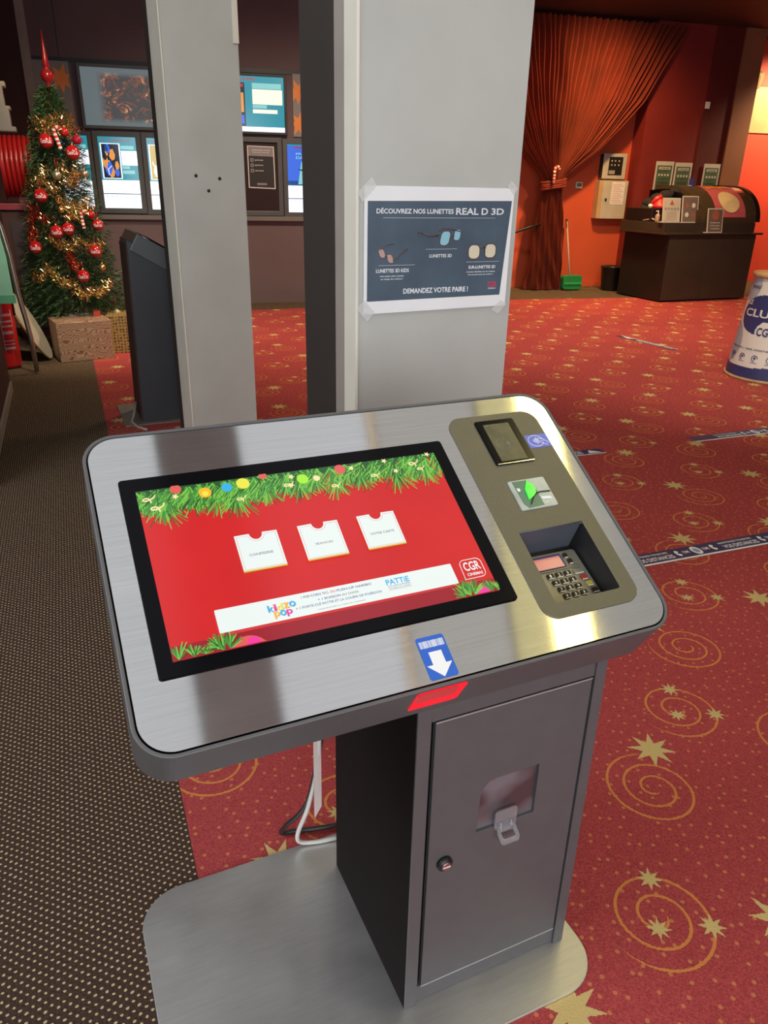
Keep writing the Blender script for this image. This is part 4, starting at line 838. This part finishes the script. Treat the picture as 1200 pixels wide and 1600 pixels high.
MB().box(0, .12, -.03, 0, 0, .10).build('casing', M_offw, e, .004); MB().box(.02, .10, -.032, -.03, .03, .08).build('lcd', paint('lcd_green', (.16, .17, .08), .3), e)
e = empty('dustpan', W2(.86, -.42, 0), radians(16), 'green long-handled dustpan standing against the orange wall', 'dustpan')
MB(lambda x, z, y: (x, y, z)).prism(rrect(-.17, .015, .17, .24, .05, 4), -.12, .0).build('pan', paint('green_plastic', (.015, .22, .06), .4), e, .01)
MB().box(-.16, .16, -.135, -.12, .10, .13).build('pan_lip', paint('green_light', (.03, .35, .10), .4), e); MB().tube([(0, 0, .20), (-.0, .30, 1.05)], .013, 8).build('handle', paint('grey_handle', (.42, .38, .33), .4), e); MB().tube([(0, .27, .95), (0, .315, 1.08)], .017, 8).build('grip', M_blkm, e)
e = empty('waste_bin', W2(1.56, -.55, 0), radians(16), 'round black waste bin between dustpan and popcorn counter', 'bin')
MB().lathe([(.14, 0), (.15, .02), (.185, .36), (.195, .37), (.195, .385), (.175, .385), (.14, .03)], (0, 0, 0), 28).build('bucket', paint('bin_black', (.015, .01, .009), .35), e)
for x0, x1, z0, z1, gl, lb in ((2.24, 2.575, 1.495, 1.98, .03, 'glossy green notice nearest the alarm panel'), (2.60, 2.925, 1.50, 1.97, .3, 'green notice in the middle of the three on the dark red wall'), (3.15, 3.47, 1.50, 1.965, .3, 'green notice nearest the brown pilaster')):
    e = wroot('wall_notice', W2, radians(16), x0, z0, lb, 'notice', 'green notices on the dark red wall', off=.325)
    wd, ht = x1-x0, z1-z0; m = MB(lambda x, z, y: (x, -y, z)).prism([(0, 0), (wd, 0), (wd, ht), (0, ht)], 0, .004, 0)
    m.flat([(.03, .03), (wd-.03, .03), (wd-.03, ht-.06), (.03, ht-.06)], .005, 1); m.flat([(.06, ht-.12), (wd-.06, ht-.12), (wd-.06, ht-.08), (.06, ht-.08)], .006, 0); m.text('CONSIGNES', .08, ht-.112, wd-.08, ht-.09, .007, 2)
    for i in range(4): m.flat(circle(.08+.055*i, ht-.20, .018, 12), .006, 0)
    for z in (.13, .15, .17, .22): m.flat([(.06, z), (wd-.07, z), (wd-.07, z+.006), (.06, z+.006)], .006, 2)
    for i in range(2): m.flat(circle(.10+.10*i, .085, .022, 12), .006, 2)
    m.build('sheet', [M_offw, paint('notice_green'+lb[:3], (.09, .14, .085), gl+.1, .2, 9), M_black_t], e, fix=False)
e = wroot('wall_switch', W2, radians(16), 2.98, 2.76, 'small white sensor high on the dark red wall', 'sensor', off=.315); MB().box(0, .08, -.02, 0, 0, .10).build('plate', M_white, e, .004)
# barrier belt on left of curtain
MB(W2).tube([(-.6, -.42, .93), (-.2, -.45, .90), (.02, -.46, .97), (.22, -.44, 1.02)], .022, 6).build('barrier_rope', M_blkm); tag(bpy.data.objects['barrier_rope'], 'black barrier rope hooked behind the curtain beside the right column', 'barrier')
# popcorn counter
PO = (4.054, 11.577, 0); PY = radians(22)
e = empty('popcorn_counter', PO, PY, 'black popcorn counter with domed cover against the red wall', 'counter')
M_ctr = paint('counter_dark', (.045, .032, .022), .45, .1, 4); M_ctb = paint('counter_black', (.010, .006, .005), .5, .1, 4)
MB().box(0, 1.66, .0, 1.0, .02, .955).build('counter_body', M_ctb, e, .004)
for a, b_ in ((.012, .735), (.745, 1.648)): MB().box(a, b_, -.012, 0, .03, .95).build('front_panel', M_ctr, e, .003)
MB().box(-.12, 1.74, -.05, 1.0, .955, .985).build('ledge', paint('ledge_brown', (.05, .03, .02), .3), e, .006)
MB().box(-.10, 1.62, .02, 1.0, .985, 1.12).build('upper_rail', M_ctr, e, .004)
def dome(a): return (.02+.95*(1-cos(a))*.62, 1.12+.50*sin(a))
DP = [dome(pi/2*i/16) for i in range(17)]+[(1.0, 1.62), (1.0, 1.12)]
MB(lambda y, z, x: (x, y, z)).prism(DP, .46, 1.60).build('domed_cover', paint('dome_brown', (.06, .04, .022), .22), e)
MB(lambda y, z, x: (x, y, z)).prism([(y-.012, z+.012) for y, z in DP[:17]]+[(1.0, 1.64), (1.0, 1.12)], 1.60, 1.68).build('dome_rim', M_ctb, e)
MB(lambda y, z, x: (x, y, z)).prism([(y+.06, z-.05) for y, z in DP[:17]]+[(1.0, 1.55), (1.0, 1.12)], .36, .455).build('dome_opening', M_blk, e)
MB().box(-.08, .35, .35, .95, 1.12, 1.30).build('warming_unit', M_ctb, e, .01)
def dsurf(x, t, o_): a = pi/2*t; y, z = dome(a); return (x, y-o_*cos(a), z+o_*sin(a))
m = MB()
def dp(x, t, o_): return dsurf(x, t, o_+.004)
def patch(x0, x1, t0, t1, mi, o_, n=8):
    vs = [dp(x0+(x1-x0)*i/2, t0+(t1-t0)*j/n, o_) for j in range(n+1) for i in range(3)]
    m.add(vs, [(j*3+i, j*3+i+1, (j+1)*3+i+1, (j+1)*3+i) for j in range(n) for i in range(2)], mi)
patch(.82, 1.40, .10, .93, 0, 0)
fc_ = [(1.12+.19*cos(t), .40+.22*sin(t)) for t in [2*pi*i/24 for i in range(24)]]
vs = [dp(x, t, .006) for x, t in fc_]+[dp(1.12, .40, .014)]; m.add(vs, [(i, (i+1) % 24, 24) for i in range(24)], 1)
for cx, t0, s_ in ((.92, .72, .07), (1.03, .76, .08), (1.15, .72, .07), (1.26, .76, .08)): patch(cx-.045, cx+.045, t0, t0+.11, 2, .006)
m.build('pink_poster', [paint('poster_pink', (.50, .10, .12), .5), paint('poster_cream', (.70, .55, .30), .5), paint('poster_orange', (.70, .26, .04), .5)], e, fix=False, label='pink curved poster with cream oval and orange blocks')
def flyer(x0, x1, z0, z1, y, ca, cb, label, kind):
    f = empty('sign_holder', tuple(Vector(PO)+Matrix.Rotation(PY, 3, 'Z') @ Vector((x0, y, z0))), PY, label, 'sign', 'paper signs on the popcorn counter'); wd, ht = x1-x0, z1-z0
    mm = MB(lambda x, z, y_: (x, z*.15-y_, z)).prism([(0, 0), (wd, 0), (wd, ht), (0, ht)], 0, .008, 0); mm.flat([(.015, .015), (wd-.015, .015), (wd-.015, ht-.015), (.015, ht-.015)], .0095, 1)
    if kind == 0:
        mm.flat([(wd/2-.04, ht*.72), (wd/2+.04, ht*.72), (wd/2, ht*.92)], .011, 3)
        for i in range(5): mm.flat(circle(.05+.055*i, ht*.56, .022, 10), .011, 2)
        for i in range(6): mm.flat([(.06, ht*(.12+.06*i)), (wd-.06, ht*(.12+.06*i)), (wd-.06, ht*(.135+.06*i)), (.06, ht*(.135+.06*i))], .011, 2)
    elif kind == 1:
        for i, j in ((0, 0), (1, 0), (0, 1), (1, 1)): mm.flat(circle(wd*(.3+.4*i), ht*(.3+.35*j), .034, 14), .011, 3 if (i+j) % 2 else 2)
    else:
        mm.flat(circle(wd/2, ht*.72, .07, 14), .011, 3)
        for i, t in enumerate(('TARIFS', 'POPCORN', 'BOISSONS')): mm.text(t, wd*.2, ht*(.15+.12*i), wd*.8, ht*(.20+.12*i), .011, 2)
    mm.build('sheet', [paint('sheet_edge', (.55, .5, .42), .4), ca, cb, paint('sheet_red', (.32, .10, .07), .5)], f, fix=False)
    MB().box(0, wd, .0, .09, 0, .006).build('holder_foot', M_offw, f)
flyer(-.125, .19, 1.12, 1.45, .06, paint('tan_sheet', (.48, .42, .33), .5), M_grey_t, 'white information sign at the left end of the popcorn counter', 0)
flyer(.205, .50, 1.12, 1.48, .04, paint('taupe_sheet', (.16, .12, .10), .5), M_offw, 'dark sign with four round pictures left of the dome', 1)
flyer(.63, .92, .985, 1.32, -.045, paint('taupe_sheet2', (.14, .10, .08), .5), M_offw, 'small dark price sign leaning in front of the dome', 2)
def pc(x, y, z): return tuple(Vector(PO)+Matrix.Rotation(PY, 3, 'Z') @ Vector((x, y, z)))
e = empty('sanitizer_bottle', pc(-.05, .25, 1.12), PY, 'clear pump bottle at the left end of the popcorn counter', 'bottle')
MB().lathe([(.035, 0), (.037, .01), (.037, .09), (.015, .115)], (0, 0, 0), 16).build('bottle_body', paint('amber_gel', (.35, .22, .16), .15), e); m = MB(); m.tube([(0, 0, .11), (0, 0, .15)], .008, 8); m.tube([(0, 0, .15), (-.04, 0, .145)], .007, 6); m.build('pump', M_white, e)
m = MB(); m.lathe([(.12, 0), (.13, .03), (.10, .07), (.04, .13), (.0005, .17)], (0, 0, 0), 20, 0); m.ball((-.14, 0, .03), .035, 1); m.tube([(0, 0, .15), (-.07, 0, .13), (-.14, 0, .05)], [.05, .035, .02], 8, 0)
o = m.build('santa_hat', [M_cane_r, M_cane_w], loc=pc(.13, .45, 1.30)); tag(o, 'red Santa hat with white bobble behind the counter signs', 'hat')
m = MB(); 
for x, y, z, rx in ((0, 0, 0, .13), (.12, .02, .05, .12), (.24, .0, .09, .11), (-.1, .03, -.06, .12), (-.16, .02, -.14, .10), (.34, .02, .10, .08)): m.ball((x, y, z), rx, 0, 14, rz=rx*.7)
o = m.build('black_coat', paint('black_cloth', (.008, .007, .007), .9), loc=pc(.22, .62, 1.42)); tag(o, 'black coat bundled on top of the warming unit beside the dome', 'coat')
m = MB(); m.lathe([(.05, 0), (.052, .03), (.02, .045)], (0, 0, 0), 12, 0); m.box(-.02, .05, -.01, .01, .03, .14, 1)
o = m.build('scoop', [M_offw, paint('blue_handle', (.03, .04, .22), .4)], loc=pc(.78, .62, 1.58)); tag(o, 'small blue scoop lying on the crown of the popcorn dome', 'scoop')
m = MB(); m.tube([pc(-.10, .5, 1.13), pc(-.06, .35, 1.16), pc(.0, .3, 1.125), pc(.05, .2, 1.125)], .01, 6); o = m.build('cable', paint('pale_cable', (.4, .35, .3), .5)); tag(o, 'tangled pale cable at the left end of the popcorn counter', 'cable')

# wall lamp, leaf sign, poster on the bright red wall
e = empty('wall_lamp', W2(4.18, .33, 3.12), radians(16), 'cream half-round wall lamp at the top of the bright red wall', 'wall lamp')
MB().lathe([(.05, 0), (.16, .03), (.20, .20), (.20, .27)], (0, -.10, 0), 24).build('shade', paint('lamp_cream', (.60, .48, .24), .5), e); MB().lathe([(.18, .262), (.0005, .264)], (0, -.10, 0), 20).build('bulb', glow('lamp_glow', (1, .75, .4), 4), e)
o = MB(lambda x, z, y: W2(4.22+x, .34-y, 2.70+z)).prism([(.17*cos(t)*cos(.8)-.06*sin(t)*sin(.8), .17*cos(t)*sin(.8)+.06*sin(t)*cos(.8)) for t in [2*pi*i/24 for i in range(24)]], .01, .03).build('leaf_sign', paint('yellow_leaf', (.75, .50, .10), .5), fix=True); tag(o, 'yellow leaf-shaped wall decoration under the wall lamp', 'wall decoration')
o = MB(W2).box(4.42, 4.9, .33, .345, 2.5, 3.2).build('cream_poster', paint('cream_poster_paint', (.50, .40, .19), .5)); tag(o, 'cream poster at the right edge high on the bright red wall', 'poster')
# downlights over the curtain
for x, y, lb in ((2.3, 11.6, 'left small downlight in the brown ceiling above the curtain'), (2.9, 11.9, 'right small downlight in the brown ceiling above the curtain')):
    e = empty('downlight', (x, y, 3.9), 0, lb, 'ceiling light', 'small downlights'); MB().lathe([(.05, -.012), (.06, -.008), (.06, 0)], (0, 0, 0), 16).build('ring', M_beige, e); MB().lathe([(.035, -.014), (.0005, -.0145)], (0, 0, 0), 12).build('lens', glow('downlight_glow', (1, .6, .3), .7), e)

# ------------------------------------------------------------------ club stand
CO = (3.52, 6.80); RB, RT, HH = .40, .31, .865
e = empty('advert_stand', (*CO, 0), 0, 'round white and navy cardboard club stand with wooden top at the right edge', 'advertising stand')
M_sw = paint('stand_white', (.72, .68, .62), .5, .04, 6); M_sn = paint('stand_navy', (.035, .04, .14), .45); M_sg = paint('stand_grey', (.38, .40, .45), .5); M_wd = paint('stand_wood', (.50, .30, .13), .5, .2, 12)
ca = math.atan2(-CO[1], -CO[0])
def cone(s_, z, o_=0): r_ = RB+(RT-RB)*(z/HH)+o_; a = ca+s_/.36; return (r_*cos(a), r_*sin(a), z)
m = MB(); NS, NZ = 260, 110; vs = []; fs = []; mm = []
for j in range(NZ+1):
    for i in range(NS+1): vs.append(cone(-.36*pi+2*pi*.36*i/NS, HH*j/NZ))
m.add(vs, [], 0)
C0 = -.20
for j in range(NZ):
    for i in range(NS):
        s_ = -.36*pi+2*pi*.36*(i+.5)/NS; z = HH*(j+.5)/NZ; mi = 0
        if z < .115+.05*((s_-C0+.1)/.4)**2: mi = 1
        elif math.hypot((s_-C0)/.25, (z-.565)/.165) < 1: mi = 1
        elif math.hypot((s_+.50)/.16, (z-.30)/.18) < 1 or math.hypot((s_+.42)/.13, (z-.80)/.14) < 1: mi = 2
        if math.hypot((s_+.13)/.095, (z-.43)/.085) < 1: mi = 0
        m.f.append((j*(NS+1)+i, j*(NS+1)+i+1, (j+1)*(NS+1)+i+1, (j+1)*(NS+1)+i)); m.m.append(mi); m.s.append(True)
m.build('printed_wall', [M_sw, M_sn, M_sg], e, fix=False)
m = MB(lambda x, z, y: cone(x, z, .004+y))
m.text('LE', -.40, .640, -.34, .680, 0, 0); m.text('CLUB', -.40, .545, -.04, .610, 0, 0); m.text('CGR', -.205, .395, -.05, .465, .001, 1); m.text('DEVENEZ', -.43, .775, -.29, .80, 0, 1)
m.text('GRATUIT | 100% DIGITAL | 100% BONUS', -.46, .265, .20, .283, 0, 1)
for i in range(6):
    x = -.40+.12*i; m.tube([(x+.024*cos(t), .205+.024*sin(t), 0) for t in [.3*k for k in range(17)]], .003, 4, 1); m.flat(circle(x, .205, .010, 10), 0, 1); m.flat([(x-.03, .163), (x+.03, .163), (x+.03, .167), (x-.03, .167)], 0, 1)
m.build('lettering', [M_sw, M_sn], e, fix=False, label='club lettering in white and navy')
MB().lathe([(RT+.012, 0), (RT+.018, .008), (RT+.018, .030), (RT+.012, .036), (.0005, .036)], (0, 0, HH), 48).build('wooden_top', M_wd, e); MB().lathe([(RB+.002, 0), (RB+.012, .004), (RB+.010, .022), (RB, .024)], (0, 0, .003), 48).build('wooden_foot', M_wd, e)
m = MB(); m.lathe([(.05, 0), (.05, .05), (.12, .055), (.12, .075), (.0005, .076)], (0, 0, 0), 24)
o = m.build('wooden_riser', M_wd, loc=(CO[0]-.05, CO[1]-.05, HH+.036)); tag(o, 'small wooden riser on top of the club stand', 'riser')
m = MB(); m.lathe([(.055, 0), (.06, .02), (.06, .11), (.035, .14)], (0, 0, 0), 18, 0); m.lathe([(.036, .14), (.036, .20), (.0005, .205)], (0, 0, 0), 18, 1)
o = m.build('glass_jar', [paint('orange_sweets', (.65, .10, .03), .25, .5, 60), paint('orange_lid', (.75, .16, .04), .3)], loc=(CO[0]-.05, CO[1]-.05, HH+.112)); tag(o, 'orange-red jar of sweets on the wooden riser of the stand', 'jar')

# ------------------------------------------------------------------ distance strips on the carpet
def strip(pts, label, texts=True, rev=False):
    """pts: left-near, right-near, right-far, left-far floor corners"""
    A, B, Cn, D = [Vector((*q, 0)) for q in pts]; L = (B-A).length
    def Tm(s_, t, h_): q = (A*(1-s_)+B*s_)*(1-t)+(D*(1-s_)+Cn*s_)*t; return (q.x, q.y, .0036+h_)
    m = MB(Tm); n = 1; m.prism([(0, 0), (1, 0), (1, 1), (0, 1)], 0, .0012, 0); m.flat([(0, 0), (1, 0), (1, .13), (0, .13)], .0014, 1)
    if texts:
        u = .50/L; x = .215/L
        while x < 1-u*.35:
            if x+u*.42 < 1: m.text('MAINTENEZ TOUJOURS', x, .66, x+u*.40, .84, .0014, 1); m.text('VOS DISTANCES', x, .26, x+u*.42, .56, .0014, 1)
            for k, c_ in ((.47, None), (.55, '1M'), (.66, 'O'), (.78, '1M'), (.88, None)):
                if x+u*(k+.08) > 1: break
                if c_ == '1M': m.text('1M', x+u*k, .45, x+u*(k+.065), .68, .0014, 1)
                elif c_ == 'O': m.flat([(x+u*(k+.04)+.052*u*cos(t), .55+.36*sin(t)) for t in [2*pi*i/20 for i in range(20)]], .0014, 1); m.flat([(x+u*(k+.04)+.030*u*cos(t), .55+.20*sin(t)) for t in [2*pi*i/16 for i in range(16)]], .0016, 2)
                else: m.flat([(x+u*(k+.02)+.026*u*cos(t), .55+.26*sin(t)) for t in [.5+5.3*i/16 for i in range(17)]]+[(x+u*(k+.015), .55)], .0014, 1)
            x += u*1.0
    else:
        m.flat([(.74, .25), (.96, .25), (.80, .85)], .0014, 1); m.text('VOS DISTANCES', .05, .25, .66, .6, .0014, 1); m.text('MAINTENEZ', .25, .68, .66, .84, .0014, 1)
    o = m.build('distance_strip', [paint('strip_navy', (.045, .04, .11), .45), M_white, paint('strip_blue', (.25, .35, .5), .5)], fix=False); tag(o, label, 'floor sticker', 'social distance floor strips'); return o
d1 = Vector((.931, .365)); p1 = Vector((1.12, 2.93)); n1_ = Vector((-.365, .931))*.104
def quad(p, d, L, n): return [tuple(p), tuple(p+d*L), tuple(p+d*L+n), tuple(p+n)]
strip(quad(Vector((.95, 2.868)), d1, 1.35, n1_), 'navy distance sticker nearest the kiosk on the red carpet')
strip(quad(Vector((2.075, 4.775)), d1, 1.1, n1_), 'navy distance sticker in front of the club stand')
strip([(.99, 4.355), (1.403, 4.508), (1.375, 4.595), (.955, 4.445)], 'short navy distance sticker end peeking out behind the kiosk top', False)
da = (Vector((3.062, 7.976))-Vector((2.690, 8.715))).normalized(); strip(quad(Vector((3.075, 7.95)), -da, .86, Vector((-da.y, da.x))*-.085), 'far distance sticker lying crosswise beyond the club stand', False)
